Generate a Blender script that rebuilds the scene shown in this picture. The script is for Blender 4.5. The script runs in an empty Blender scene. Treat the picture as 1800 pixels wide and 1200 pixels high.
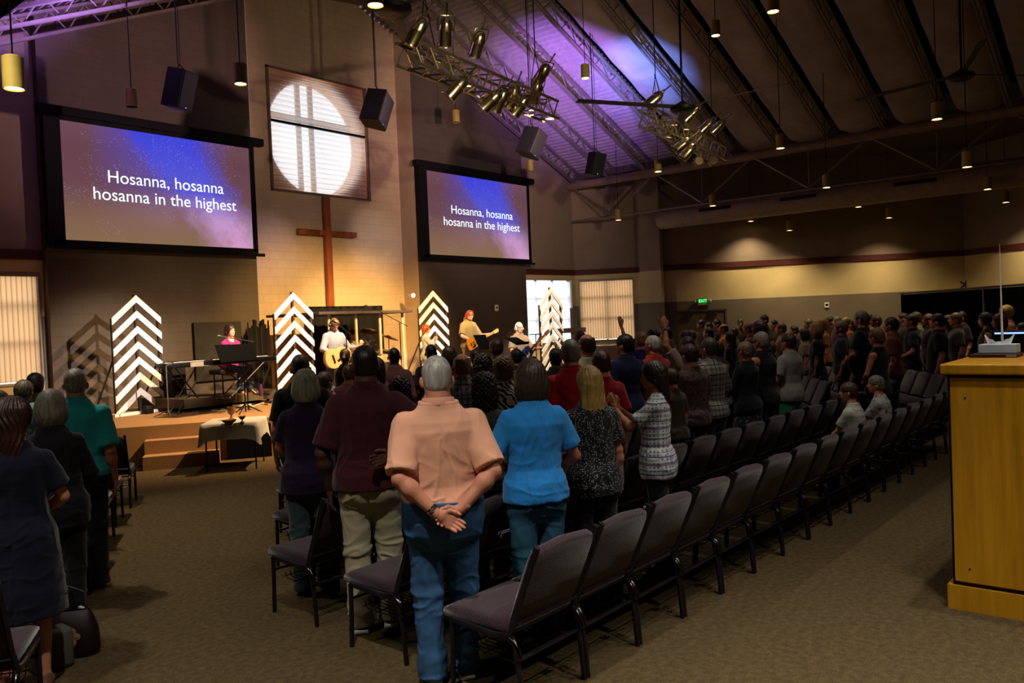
import bpy, bmesh, math, random
import numpy as np
from math import sin, cos, pi, radians, sqrt, atan2
from mathutils import Vector, Matrix
random.seed(7); np.random.seed(7)
SC = bpy.context.scene
COL = SC.collection
V = Vector
# ------------------------------------------------------------------ camera
CF, CYAW, CPIT, CROL, CH = 1434.4, radians(40.24), radians(-1.307), radians(-2.354), 1.95
_F = V((cos(CPIT)*cos(CYAW), cos(CPIT)*sin(CYAW), sin(CPIT)))
_R0 = V((sin(CYAW), -cos(CYAW), 0)); _U0 = _R0.cross(_F)
CR = cos(CROL)*_R0 + sin(CROL)*_U0
CU = -sin(CROL)*_R0 + cos(CROL)*_U0
CPOS = V((0, 0, CH))
cd = bpy.data.cameras.new('camera'); cam = bpy.data.objects.new('camera', cd); COL.objects.link(cam)
cd.sensor_width = 36; cd.lens = CF/1800*36; cd.clip_start = .05; cd.clip_end = 300
cam.matrix_world = Matrix.Translation(CPOS) @ Matrix((CR, CU, -_F)).transposed().to_4x4()
SC.camera = cam
def ray(px, py): return _F*CF + CR*(px-900) - CU*(py-600)
def at(px, py, Z):                       # the world point seen there at optical distance Z
    return CPOS + ray(px, py)*(Z/CF)
def onz(px, py, z):
    r = ray(px, py); return CPOS + r*((z-CH)/r.z)
def ony(px, py, y):
    r = ray(px, py); return CPOS + r*(y/r.y)
def onx(px, py, x):
    r = ray(px, py); return CPOS + r*(x/r.x)
# ------------------------------------------------------------------ view, world
SC.view_settings.view_transform = 'Standard'; SC.view_settings.look = 'None'
SC.view_settings.exposure = 1.35; SC.view_settings.gamma = 1; SC.view_settings.use_curve_mapping = False
w = bpy.data.worlds.new('overcast_sky'); SC.world = w; w.use_nodes = True
w.node_tree.nodes['Background'].inputs[0].default_value = (.86, .93, 1, 1)
w.node_tree.nodes['Background'].inputs[1].default_value = 1.0
# ------------------------------------------------------------------ lights
def spot(name, loc, tgt, power, color, size, blend=.5, rad=.06):
    d = bpy.data.lights.new(name, 'SPOT'); d.energy = power; d.color = color
    d.spot_size = radians(size); d.spot_blend = blend; d.shadow_soft_size = rad
    o = bpy.data.objects.new(name, d); COL.objects.link(o); o.location = loc
    o.rotation_euler = (V(tgt)-V(loc)).to_track_quat('-Z', 'Y').to_euler()
    return o
WARM = (1, .72, .36); AMB = (1, .55, .16); WHT = (1, .93, .85); PUR = (.42, .2, 1); MAG = (.85, .25, .75)
# stage lighting thrown from the two lighting trusses
spot('stage_light', (8.9, 8.3, 5.5), (12.2, 16.6, 1.2), 3300, (1, .62, .22), 42, .9)
spot('stage_light', (11.5, 8.6, 5.5), (13.9, 16.6, 1.4), 3300, (1, .60, .20), 36, .9)
spot('stage_light', (9.5, 8.5, 5.5), (11.0, 16.6, 3.9), 700, (.80, .66, 1), 14, 1)
spot('stage_light', (11.0, 8.6, 5.5), (14.2, 16.6, 4.2), 900, (1, .80, .85), 15, 1)
spot('stage_light', (10.5, 8.6, 5.5), (12.6, 16.6, 6.2), 1500, (.72, .26, .55), 44, 1)
spot('stage_light', (7.5, 1.2, 5.5), (6.95, 14.5, 1.75), 3900, (1, .88, .80), 12.5, .9, .05)  # unseen follow spot at the back of the hall, not on a truss
spot('stage_light', (10.0, 8.4, 5.5), (8.4, 16.0, 1.0), 700, (1, .72, .38), 44, 1)
spot('stage_light', (11, 8.6, 5.5), (8.6, 15.0, 1.5), 900, (1, .76, .5), 22, .7)
spot('stage_light', (9.0, 8.2, 5.5), (9.8, 13.6, 1.7), 1000, (1, .86, .70), 24, .5)
spot('stage_light', (9.0, 8.2, 5.5), (9.6, 11.9, 1.6), 560, (1, .8, .56), 30, .7)
spot('stage_light', (10.8, 8.5, 5.5), (13.3, 12.2, 1.6), 1300, (1, .84, .66), 24, .6)
spot('stage_light', (12.6, 7.9, 5.5), (15.6, 12.6, 1.5), 1200, (1, .80, .52), 24, .6)
spot('stage_light', (13.9, 7.4, 5.5), (18.3, 12.2, 1.5), 1200, (1, .80, .55), 24, .6)
spot('stage_light', (13.9, 7.4, 5.5), (14.4, 13.2, 1.9), 1700, (1, .88, .85), 18, .5)
spot('stage_light', (16.5, 8.0, 5.5), (18.6, 13.2, 1.9), 1000, (1, .78, .7), 20, .5)
spot('stage_light', (9.0, 9.0, 5.5), (7.6, 12.8, .6), 1900, (1, .66, .36), 66, 1)
# added spots without fixtures, on the camera side, to brighten the truss chrome
spot('stage_light', (5.5, 3.2, 5.2), (10, 9.4, 5.7), 500, (1, .86, .6), 50, 1, .03)
spot('stage_light', (12, 3.5, 4.9), (15, 9.0, 5.6), 500, (1, .86, .6), 50, 1, .03)
spot('wash_light', (10.2, 8.8, 5.6), (7.6, 16, 7.2), 620, (.85, .52, .55), 60, 1)  # added washes standing in for ambient light on the upper stage walls
spot('wash_light', (12.0, 8.8, 5.6), (17.6, 16, 7.0), 700, (.85, .50, .55), 60, 1)
# blue and purple wash thrown up on the roof deck
spot('wash_light', (14.2, 10.6, 5.9), (18.0, 12.8, 8.4), 2000, (.36, .17, 1), 60, 1)
spot('wash_light', (15.8, 9.6, 5.9), (18.4, 10.9, 8.2), 1300, (.14, .24, 1), 50, 1)
spot('wash_light', (6.9, 12.0, 5.6), (5.2, 14.0, 8.2), 1700, (.40, .22, 1), 76, 1)
# ------------------------------------------------------------------ materials
def rgb(h):
    if isinstance(h, str):
        h = h.lstrip('#'); c = [int(h[i:i+2], 16)/255 for i in (0, 2, 4)]
        return tuple((x/12.92 if x <= .04045 else ((x+.055)/1.055)**2.4) for x in c)
    return tuple(h)
_mc = {}
class NT:
    def __init__(s, name, rough=.7, metal=0, spec=.3):
        s.m = bpy.data.materials.new(name); s.m.use_nodes = True; s.t = s.m.node_tree
        s.b = s.t.nodes['Principled BSDF']; s.out = s.t.nodes['Material Output']
        s.b.inputs['Roughness'].default_value = rough; s.b.inputs['Metallic'].default_value = metal
        s.b.inputs['Specular IOR Level'].default_value = spec
        s._tc = None
    def n(s, typ, **kw):
        x = s.t.nodes.new(typ)
        for k, v in kw.items():
            if k.startswith('i_'):
                key = k[2:]
                x.inputs[int(key) if key.isdigit() else key.replace('_', ' ')].default_value = v
            else: setattr(x, k, v)
        return x
    def l(s, a, b): s.t.links.new(a, b)
    def tc(s, scale=(1, 1, 1), rot=(0, 0, 0), kind='Object'):
        if not s._tc: s._tc = s.n('ShaderNodeTexCoord')
        mp = s.n('ShaderNodeMapping'); mp.inputs['Scale'].default_value = scale; mp.inputs['Rotation'].default_value = rot
        s.l(s._tc.outputs[kind], mp.inputs[0]); return mp.outputs[0]
    def noise(s, scale, detail=3, vec=None, rough=.5):
        x = s.n('ShaderNodeTexNoise', i_Scale=scale, i_Detail=detail, i_Roughness=rough)
        s.l(vec if vec is not None else s.tc(), x.inputs['Vector']); return x.outputs['Fac']
    def ramp(s, fac, stops, interp='LINEAR'):
        r = s.n('ShaderNodeValToRGB'); r.color_ramp.interpolation = interp
        e = r.color_ramp.elements
        while len(e) < len(stops): e.new(.5)
        for i, (p, c) in enumerate(stops):
            e[i].position = p; e[i].color = (*rgb(c), 1) if not isinstance(c, (int, float)) else (c, c, c, 1)
        s.l(fac, r.inputs[0]); return r.outputs[0]
    def mix(s, fac, a, b, mode='MIX'):
        x = s.n('ShaderNodeMix', data_type='RGBA', blend_type=mode)
        for v, i in ((fac, 0), (a, 6), (b, 7)):
            if hasattr(v, 'links') or hasattr(v, 'is_linked'): s.l(v, x.inputs[i])
            else: x.inputs[i].default_value = v if i == 0 else (*rgb(v), 1)
        return x.outputs[2]
    def math(s, op, a, b=0.):
        x = s.n('ShaderNodeMath', operation=op)
        for v, i in ((a, 0), (b, 1)):
            if hasattr(v, 'is_linked'): s.l(v, x.inputs[i])
            else: x.inputs[i].default_value = v
        return x.outputs[0]
    def sep(s, vec):
        x = s.n('ShaderNodeSeparateXYZ'); s.l(vec, x.inputs[0]); return x.outputs
    def color(s, c):
        if hasattr(c, 'is_linked'): s.l(c, s.b.inputs['Base Color'])
        else: s.b.inputs['Base Color'].default_value = (*rgb(c), 1)
    def bump(s, h, st=.3, dist=.01):
        x = s.n('ShaderNodeBump', i_Strength=st, i_Distance=dist); s.l(h, x.inputs['Height']); s.l(x.outputs[0], s.b.inputs['Normal'])
    def emit(s, c, st):
        if hasattr(c, 'is_linked'): s.l(c, s.b.inputs['Emission Color'])
        else: s.b.inputs['Emission Color'].default_value = (*rgb(c), 1)
        s.b.inputs['Emission Strength'].default_value = st
def plain(name, c, rough=.6, metal=0, spec=.3, var=.12, scale=6, bump=0):
    key = ('p', name, c, rough, metal)
    if key in _mc: return _mc[key]
    t = NT(name, rough, metal, spec); c = rgb(c)
    f = t.noise(scale)
    t.color(t.ramp(f, [(.3, tuple(x*(1-var) for x in c)), (.7, tuple(min(1, x*(1+var)) for x in c))]))
    if bump: t.bump(t.noise(scale*12), bump, .004)
    _mc[key] = t.m; return t.m
def glow(name, c, st):
    key = ('g', name, c, st)
    if key in _mc: return _mc[key]
    t = NT(name); t.color((0, 0, 0)); t.emit(c, st); _mc[key] = t.m; return t.m
def cloth(c, pat=None):
    key = ('c', c, pat)
    if key in _mc: return _mc[key]
    t = NT('cloth', .85, 0, .15); c = rgb(c)
    f = t.noise(5)
    base = t.ramp(f, [(.3, tuple(x*.88 for x in c)), (.7, tuple(min(1, x*1.1) for x in c))])
    if pat and pat[0] == 'plaid':
        a, b = t.sep(t.tc((1, 1, 1)))[0], t.sep(t.tc())[2]
        sc, col = pat[1], pat[2]
        def band(v, w, ph=0): return t.math('LESS_THAN', t.math('FRACT', t.math('ADD', t.math('MULTIPLY', v, sc), ph)), w)
        base = t.mix(t.math('MULTIPLY', t.math('ADD', band(a, .30), band(b, .30)), .42), base, col)
        base = t.mix(t.math('MAXIMUM', band(a, .08, .45), band(b, .08, .45)), base, pat[3])
    elif pat and pat[0] == 'dots':
        v = t.n('ShaderNodeTexVoronoi', i_Scale=pat[1], i_Randomness=.55); t.l(t.tc(), v.inputs['Vector'])
        base = t.mix(t.math('LESS_THAN', v.outputs['Distance'], pat[3]), base, pat[2])
    elif pat and pat[0] == 'blotch':
        n1 = t.noise(pat[1], 2); base = t.mix(t.math('GREATER_THAN', n1, pat[3]), base, pat[2])
    elif pat and pat[0] == 'zebra':
        wv = t.n('ShaderNodeTexWave', i_Scale=pat[1], i_Distortion=9, i_Detail=2); wv.bands_direction = 'DIAGONAL'
        t.l(t.tc(), wv.inputs['Vector']); base = t.mix(t.math('GREATER_THAN', wv.outputs['Fac'], .5), base, pat[2])
    elif pat and pat[0] == 'stripe':
        a = t.sep(t.tc())[pat[3]]
        base = t.mix(t.math('LESS_THAN', t.math('FRACT', t.math('MULTIPLY', a, pat[1])), .35), base, pat[2])
    elif pat and pat[0] == 'tribal':
        z = t.sep(t.tc())[2]; x = t.sep(t.tc())[1]
        fr = t.math('FRACT', t.math('MULTIPLY', z, 7.5))
        base = t.ramp(fr, [(0, '#d9dfe0'), (.25, '#8d7f9c'), (.42, '#cdd6d8'), (.55, '#c9c3d2'), (.7, '#5d6377'), (.78, '#d3dcdc'), (.95, '#7f96a0')], 'CONSTANT')
        v = t.n('ShaderNodeTexVoronoi', i_Scale=34, i_Randomness=0); t.l(t.tc(), v.inputs['Vector'])
        m = t.math('MULTIPLY', t.math('LESS_THAN', t.math('ABSOLUTE', t.math('SUBTRACT', v.outputs['Distance'], .3)), .1), .8)
        base = t.mix(m, base, '#3f4459')
    t.color(base)
    t.bump(t.noise(260, 2), .15, .002)
    t.b.inputs['Sheen Weight'].default_value = .15
    _mc[key] = t.m; return t.m
def denim(c):
    key = ('d', c)
    if key in _mc: return _mc[key]
    t = NT('denim', .9, 0, .1); c = rgb(c)
    f = t.noise(9, 6, rough=.7)
    t.color(t.ramp(f, [(.25, tuple(x*.65 for x in c)), (.55, c), (.8, tuple(min(1, x*1.6) for x in c))]))
    t.bump(t.noise(420, 2, t.tc((1, 1, .3))), .2, .002); _mc[key] = t.m; return t.m
def skin(c):
    key = ('s', c)
    if key in _mc: return _mc[key]
    t = NT('skin', .55, 0, .35); c = rgb(c)
    t.color(t.ramp(t.noise(14, 4), [(.3, tuple(x*v for x, v in zip(c, (.94, .86, .84)))), (.7, c)]))
    t.b.inputs['Subsurface Weight'].default_value = .08; t.b.inputs['Subsurface Radius'].default_value = (.02, .008, .004)
    t.bump(t.noise(160, 3), .12, .002); _mc[key] = t.m; return t.m
def hairm(c):
    key = ('h', c)
    if key in _mc: return _mc[key]
    t = NT('hair', .42, 0, .45); c = rgb(c)
    f = t.noise(55, 4, t.tc((1, 1, .12)), .6)
    t.color(t.ramp(f, [(.25, tuple(x*.5 for x in c)), (.5, c), (.78, tuple(min(1, x*1.7) for x in c))]))
    t.bump(t.noise(120, 3, t.tc((1, 1, .1))), .7, .006); _mc[key] = t.m; return t.m
def metal(c='#999ca0', rough=.25): return plain('metal', c, rough, 1, .5, .08)
def black(rough=.5): return plain('black_finish', '#060607', rough, 0, .2, .1)
# ------------------------------------------------------------------ mesh helpers
class MB:
    def __init__(s): s.v = []; s.f = []; s.fm = []; s.m = 0
    def add(s, vs, fs):
        o = len(s.v); s.v += [tuple(v) for v in vs]
        for f in fs: s.f.append(tuple(i+o for i in f)); s.fm.append(s.m)
        return s
    def box(s, c, d, rz=0, M=None):
        c = V(c); hx, hy, hz = d[0]/2, d[1]/2, d[2]/2
        R = Matrix.Rotation(rz, 3, 'Z') if M is None else M
        vs = [c + R @ V((x*hx, y*hy, z*hz)) for x in (-1, 1) for y in (-1, 1) for z in (-1, 1)]
        return s.add(vs, [(0, 1, 3, 2), (4, 6, 7, 5), (0, 4, 5, 1), (2, 3, 7, 6), (0, 2, 6, 4), (1, 5, 7, 3)])
    def bx(s, x0, x1, y0, y1, z0, z1): return s.box(((x0+x1)/2, (y0+y1)/2, (z0+z1)/2), (abs(x1-x0), abs(y1-y0), abs(z1-z0)))
    def rbox(s, c, d, r=.02, M=None, n=3):     # box with rounded vertical-profile edges on all sides
        c = V(c); vs = []; fs = []
        hx, hy, hz = d[0]/2, d[1]/2, d[2]/2; r = min(r, hx*.99, hy*.99, hz*.99)
        bm = bmesh.new(); bmesh.ops.create_cube(bm, size=1)
        for v in bm.verts: v.co = V((v.co.x*2*hx, v.co.y*2*hy, v.co.z*2*hz))
        bmesh.ops.bevel(bm, geom=list(bm.edges)+list(bm.verts), offset=r, segments=n, profile=.5, affect='EDGES')
        bm.verts.index_update()
        R = M if M is not None else Matrix.Identity(3)
        s.add([c + R @ v.co for v in bm.verts], [[v.index for v in f.verts] for f in bm.faces]); bm.free(); return s
    def tube(s, pts, r, n=8, cap=True, flat=None):
        pts = [V(p) for p in pts]; k = len(pts); rs = r if isinstance(r, (list, tuple)) else [r]*k
        vs = []; prev = None
        for i, p in enumerate(pts):
            t = (pts[min(i+1, k-1)] - pts[max(i-1, 0)]).normalized()
            if prev is None:
                a = V((0, 0, 1)) if abs(t.z) < .9 else V((1, 0, 0)); u = t.cross(a).normalized()
            else: u = (prev - t*prev.dot(t)).normalized()
            prev = u; w_ = t.cross(u)
            for j in range(n):
                a = 2*pi*j/n; vs.append(p + (u*cos(a) + w_*sin(a)*(flat or 1))*rs[i])
        fs = [(i*n+j, i*n+(j+1) % n, (i+1)*n+(j+1) % n, (i+1)*n+j) for i in range(k-1) for j in range(n)]
        if cap: fs += [tuple(range(n))[::-1], tuple(range((k-1)*n, k*n))]
        return s.add(vs, fs)
    def lathe(s, c, prof, n=20, M=None, cap=True):       # prof: (r, z) list
        c = V(c); R = M if M is not None else Matrix.Identity(3); vs = []
        for r, z in prof:
            for j in range(n): a = 2*pi*j/n; vs.append(c + R @ V((r*cos(a), r*sin(a), z)))
        k = len(prof)
        fs = [(i*n+j, i*n+(j+1) % n, (i+1)*n+(j+1) % n, (i+1)*n+j) for i in range(k-1) for j in range(n)]
        if cap and prof[0][0] > 1e-4: fs.append(tuple(range(n))[::-1])
        if cap and prof[-1][0] > 1e-4: fs.append(tuple(range((k-1)*n, k*n)))
        return s.add(vs, fs)
    def prism(s, poly, t, M, c=(0, 0, 0)):     # polygon in local xz, thickness t along local y
        c = V(c); n = len(poly)
        vs = [c + M @ V((x, y, z)) for y in (-t/2, t/2) for x, z in poly]
        return s.add(vs, [tuple(range(n)), tuple(range(2*n-1, n-1, -1))] + [(i, i+n, (i+1) % n+n, (i+1) % n) for i in range(n)])
    def quad(s, a, b, c, d): return s.add([a, b, c, d], [(0, 1, 2, 3)])
    def build(s, name, mat, parent=None, smooth=False, sharp=None):
        me = bpy.data.meshes.new(name); me.from_pydata(s.v, [], s.f)
        for m in (mat if isinstance(mat, (list, tuple)) else [mat]): me.materials.append(m)
        if any(s.fm): me.polygons.foreach_set('material_index', s.fm)
        bm = bmesh.new(); bm.from_mesh(me); bmesh.ops.recalc_face_normals(bm, faces=bm.faces)
        if smooth:
            for f in bm.faces: f.smooth = True
            for e in bm.edges:
                if len(e.link_faces) == 2 and e.calc_face_angle(0) > (sharp or radians(50)): e.smooth = False
        bm.to_mesh(me); bm.free()
        o = bpy.data.objects.new(name, me); COL.objects.link(o)
        if parent: o.parent = parent
        return o
def tag(o, label=None, cat=None, group=None, kind=None):
    for k, v in (('label', label), ('category', cat), ('group', group), ('kind', kind)):
        if v: o[k] = v
    return o
def empty(name, loc, rz=0, label=None, cat=None, group=None):
    o = bpy.data.objects.new(name, None); COL.objects.link(o); o.empty_display_size = .1
    o.location = loc; o.rotation_euler = (0, 0, rz); return tag(o, label, cat, group)
def struct(o): o['kind'] = 'structure'; return o
def copy_tree(o, parent=None):
    c = o.copy(); COL.objects.link(c); c.parent = parent
    for ch in list(o.children): copy_tree(ch, c)
    return c
# ------------------------------------------------------------------ signed distance bodies
def smin(a, b, k):
    h = np.clip(.5+.5*(b-a)/k, 0, 1); return b*(1-h)+a*h-k*h*(1-h)
class Cone:
    def __init__(s, a, b, ra, rb, fy=1.):
        s.a = np.array(a, float); s.b = np.array(b, float); s.ra = ra; s.rb = rb; s.fy = fy
        r = max(ra, rb)*max(1, fy); s.lo = np.minimum(s.a, s.b)-r; s.hi = np.maximum(s.a, s.b)+r
        if s.lo.shape != (3,): raise ValueError
    def __call__(s, x, y, z):
        d = s.b-s.a; L = float(d@d)+1e-9; x = x-s.a[0]; y = y-s.a[1]; z = z-s.a[2]
        t = np.clip((x*d[0]+y*d[1]+z*d[2])/L, 0, 1)
        return np.sqrt((x-t*d[0])**2+((y-t*d[1])/s.fy)**2+(z-t*d[2])**2)-(s.ra+(s.rb-s.ra)*t)
class Ell:
    def __init__(s, c, r, rz=0, rx=0):
        s.c = np.array(c, float); s.r = np.array(r, float); s.rz = rz; s.rx = rx; m = max(r); s.lo = s.c-m; s.hi = s.c+m
        if not rz and not rx: s.lo = s.c-s.r; s.hi = s.c+s.r
    def __call__(s, x, y, z):
        x = x-s.c[0]; y = y-s.c[1]; z = z-s.c[2]
        if s.rz: x, y = x*cos(s.rz)+y*sin(s.rz), -x*sin(s.rz)+y*cos(s.rz)
        if s.rx: y, z = y*cos(s.rx)+z*sin(s.rx), -y*sin(s.rx)+z*cos(s.rx)
        return (np.sqrt((x/s.r[0])**2+(y/s.r[1])**2+(z/s.r[2])**2)-1)*s.r.min()
class Loft:                                   # stack of elliptic sections: (z, half width, half depth, y centre, x centre)
    def __init__(s, rows, p=2.3):
        s.q = np.array([tuple(r)+(0,)*(5-len(r)) for r in sorted(rows)], float); s.p = p
        q = s.q; s.lo = np.array([(q[:, 4]-q[:, 1]).min(), (q[:, 3]-q[:, 2]).min(), q[0, 0]-.02])
        s.hi = np.array([(q[:, 4]+q[:, 1]).max(), (q[:, 3]+q[:, 2]).max(), q[-1, 0]+.02])
    def __call__(s, x, y, z):
        q = s.q; zz = np.clip(z, q[0, 0], q[-1, 0])
        w = np.interp(zz, q[:, 0], q[:, 1]); d = np.interp(zz, q[:, 0], q[:, 2]); cy = np.interp(zz, q[:, 0], q[:, 3]); cx = np.interp(zz, q[:, 0], q[:, 4])
        r = ((np.abs((x-cx)/w))**s.p+(np.abs((y-cy)/d))**s.p)**(1/s.p)
        e = (r-1)*np.minimum(w, d)
        o = np.maximum(z-q[-1, 0], q[0, 0]-z)
        return np.maximum(e, o) + np.where((o > 0) & (e > 0), 0*e, 0)
class Cut:                                    # a prim cut flat by a plane through c with outward normal n
    def __init__(s, pr, c, n):
        s.p = pr; s.c = np.array(c, float); n = np.array(n, float); s.n = n/np.linalg.norm(n); s.lo = pr.lo; s.hi = pr.hi
    def __call__(s, x, y, z):
        return np.maximum(s.p(x, y, z), (x-s.c[0])*s.n[0]+(y-s.c[1])*s.n[1]+(z-s.c[2])*s.n[2])
class Grid:
    def __init__(s, prims, h, pad=.03):
        lo = np.min([p.lo for p in prims], 0)-pad; hi = np.max([p.hi for p in prims], 0)+pad
        s.h = h; s.lo = lo; s.n = np.ceil((hi-lo)/h).astype(int)+1
        s.D = np.full(tuple(s.n), 1., np.float32)
        s.ax = [lo[i]+h*np.arange(s.n[i]) for i in range(3)]
    def sl(s, lo, hi):
        a = np.maximum(((lo-s.lo)/s.h).astype(int)-1, 0); b = np.minimum(((hi-s.lo)/s.h).astype(int)+3, s.n)
        S = tuple(slice(int(a[i]), int(b[i])) for i in range(3))
        return S, s.ax[0][S[0]][:, None, None], s.ax[1][S[1]][None, :, None], s.ax[2][S[2]][None, None, :]
    def add(s, p, k=.02, t=0.):
        S, x, y, z = s.sl(p.lo-k-t-s.h, p.hi+k+t+s.h); s.D[S] = smin(s.D[S], p(x, y, z)-t, k); return s
    def sub(s, p, k=.005):
        S, x, y, z = s.sl(p.lo-k, p.hi+k); s.D[S] = -smin(-s.D[S], p(x, y, z), k); return s
    def clip(s, f):                           # keep where f<0
        x, y, z = s.ax[0][:, None, None], s.ax[1][None, :, None], s.ax[2][None, None, :]
        s.D = np.maximum(s.D, f(x, y, z)).astype(np.float32); return s
    def mesh(s):
        D = s.D.copy(); D[0] = D[-1] = 1; D[:, 0] = D[:, -1] = 1; D[:, :, 0] = D[:, :, -1] = 1
        I = D < 0; C = np.zeros(np.array(D.shape)-1, np.int8)
        off = [(a, b, c) for a in (0, 1) for b in (0, 1) for c in (0, 1)]; n = np.array(D.shape)-1
        for a, b, c in off: C += I[a:a+n[0], b:b+n[1], c:c+n[2]]
        act = (C > 0) & (C < 8); idx = np.argwhere(act)
        if not len(idx): return np.zeros((0, 3)), np.zeros((0, 4), int)
        ids = np.full(act.shape, -1, np.int32); ids[act] = np.arange(len(idx))
        cv = {o: D[idx[:, 0]+o[0], idx[:, 1]+o[1], idx[:, 2]+o[2]] for o in off}
        P = np.zeros((len(idx), 3)); W = np.zeros(len(idx))
        for o in off:
            for ax in range(3):
                if o[ax] == 0:
                    q = list(o); q[ax] = 1; q = tuple(q); a, b = cv[o], cv[q]; m = (a < 0) != (b < 0)
                    t = np.where(m, a/np.where(m, a-b, 1), 0)
                    for k in range(3): P[:, k] += np.where(m, o[k]+(t if k == ax else 0), 0)
                    W += m
        P = (P/W[:, None]+idx)*s.h+s.lo
        Q = []
        for ax in range(3):
            u, v = [(1, 2), (2, 0), (0, 1)][ax]
            A = I.swapaxes(0, 0)
            s0 = [slice(1, -1)]*3; s1 = [slice(1, -1)]*3; s0[ax] = slice(0, -1); s1[ax] = slice(1, None)
            a = I[tuple(s0)]; b = I[tuple(s1)]
            for m, fl in ((a & ~b, False), (~a & b, True)):
                g = np.argwhere(m)
                if not len(g): continue
                st = np.array([1, 1, 1]); st[ax] = 0; g = g+st
                def cell(du, dv):
                    c = g.copy(); c[:, u] -= du; c[:, v] -= dv; return ids[c[:, 0], c[:, 1], c[:, 2]]
                q = np.stack([cell(1, 1), cell(0, 1), cell(0, 0), cell(1, 0)], 1)
                if fl: q = q[:, ::-1]
                Q.append(q[(q >= 0).all(1)])
        return P, np.concatenate(Q)
def relax(P, Q, it=1, lam=.5):
    n = len(P)
    for _ in range(it):
        A = np.zeros_like(P); W = np.zeros(n)
        for i in range(4):
            a, b = Q[:, i], Q[:, (i+1) % 4]
            np.add.at(A, a, P[b]); np.add.at(W, a, 1)
        P = P*(1-lam)+lam*A/np.maximum(W, 1)[:, None]
    return P
def vnorm(P, Q):
    N = np.cross(P[Q[:, 2]]-P[Q[:, 0]], P[Q[:, 3]]-P[Q[:, 1]]); A = np.zeros_like(P)
    for i in range(4): np.add.at(A, Q[:, i], N)
    return A/np.maximum(np.linalg.norm(A, axis=1), 1e-9)[:, None]
def mesh_obj(name, parts, mat, parent=None):
    P = []; Q = []; o = 0
    for p, q in parts: P.append(p); Q.append(q+o); o += len(p)
    P = np.concatenate(P); Q = np.concatenate(Q)
    me = bpy.data.meshes.new(name); me.vertices.add(len(P)); me.vertices.foreach_set('co', P.astype(np.float32).ravel())
    me.loops.add(len(Q)*4); me.loops.foreach_set('vertex_index', Q.astype(np.int32).ravel())
    me.polygons.add(len(Q)); me.polygons.foreach_set('loop_start', np.arange(0, len(Q)*4, 4, dtype=np.int32))
    me.polygons.foreach_set('use_smooth', np.ones(len(Q), bool)); me.update(calc_edges=True); me.validate()
    me.materials.append(mat); ob = bpy.data.objects.new(name, me); COL.objects.link(ob)
    if parent: ob.parent = parent
    return ob
def vn(p, seed=0):                            # value noise in [-1, 1]
    i = np.floor(p).astype(np.int64); f = p-i; f = f*f*(3-2*f); r = 0
    for a in (0, 1):
        for b in (0, 1):
            for c in (0, 1):
                h = ((i[:, 0]+a)*73856093) ^ ((i[:, 1]+b)*19349663) ^ ((i[:, 2]+c)*83492791) ^ (int(seed)*2654435); h = (h*(h*h*15731+789221)+1376312589) & 0x7fffffff
                r = r+(h/1073741824.-1)*(f[:, 0] if a else 1-f[:, 0])*(f[:, 1] if b else 1-f[:, 1])*(f[:, 2] if c else 1-f[:, 2])
    return r
def folds(P, Q, amp, seed, kind='shirt'):
    if amp <= 0: return P
    N = vnorm(P, Q); x, y, z = P.T; s = int(abs(seed)*7)
    wp = .05*np.stack([vn(P*7, s+1), vn(P*7, s+2), vn(P*7, s+3)], 1); q = P+wp
    rd = lambda v: (1-np.abs(v)*1.9)
    if kind == 'shirt':
        low = np.clip((1.30-z)/.35, 0, 1)
        u1 = np.stack([q[:, 0]*19+q[:, 2]*3*np.sign(x), q[:, 1]*9, q[:, 2]*2.8], 1); u2 = np.stack([q[:, 0]*6-q[:, 2]*6*np.sign(x), q[:, 1]*6, q[:, 2]*16], 1); r2 = lambda v: np.maximum(rd(v), 0)**2.2
        f = .95*r2(vn(u1, s))*(.55+.45*low)+.9*r2(vn(u2, s+5))*low+.3*vn(q*22, s+9)
        f = np.where(z < 1.0, np.abs(f)*.8+.2, f)
    elif kind == 'pants':
        kn = .25+np.exp(-((z-.48)/.12)**2)+np.exp(-((z-.12)/.10)**2)+.8*np.exp(-((z-.80)/.05)**2)
        u1 = np.stack([q[:, 0]*7+q[:, 2]*8*np.sign(x), q[:, 1]*6, q[:, 2]*17], 1); u2 = np.stack([q[:, 0]*15, q[:, 1]*10, q[:, 2]*2.2], 1)
        r2 = lambda v: np.maximum(rd(v), 0)**2
        f = .95*r2(vn(u1, s))*kn+.5*r2(vn(u2, s+4))+.25*vn(q*22, s+9)
        f = f*np.clip((.90-z)/.08, 0, 1)
    else: f = vn(q*12, s)
    return P+N*(f*amp)[:, None]
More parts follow.
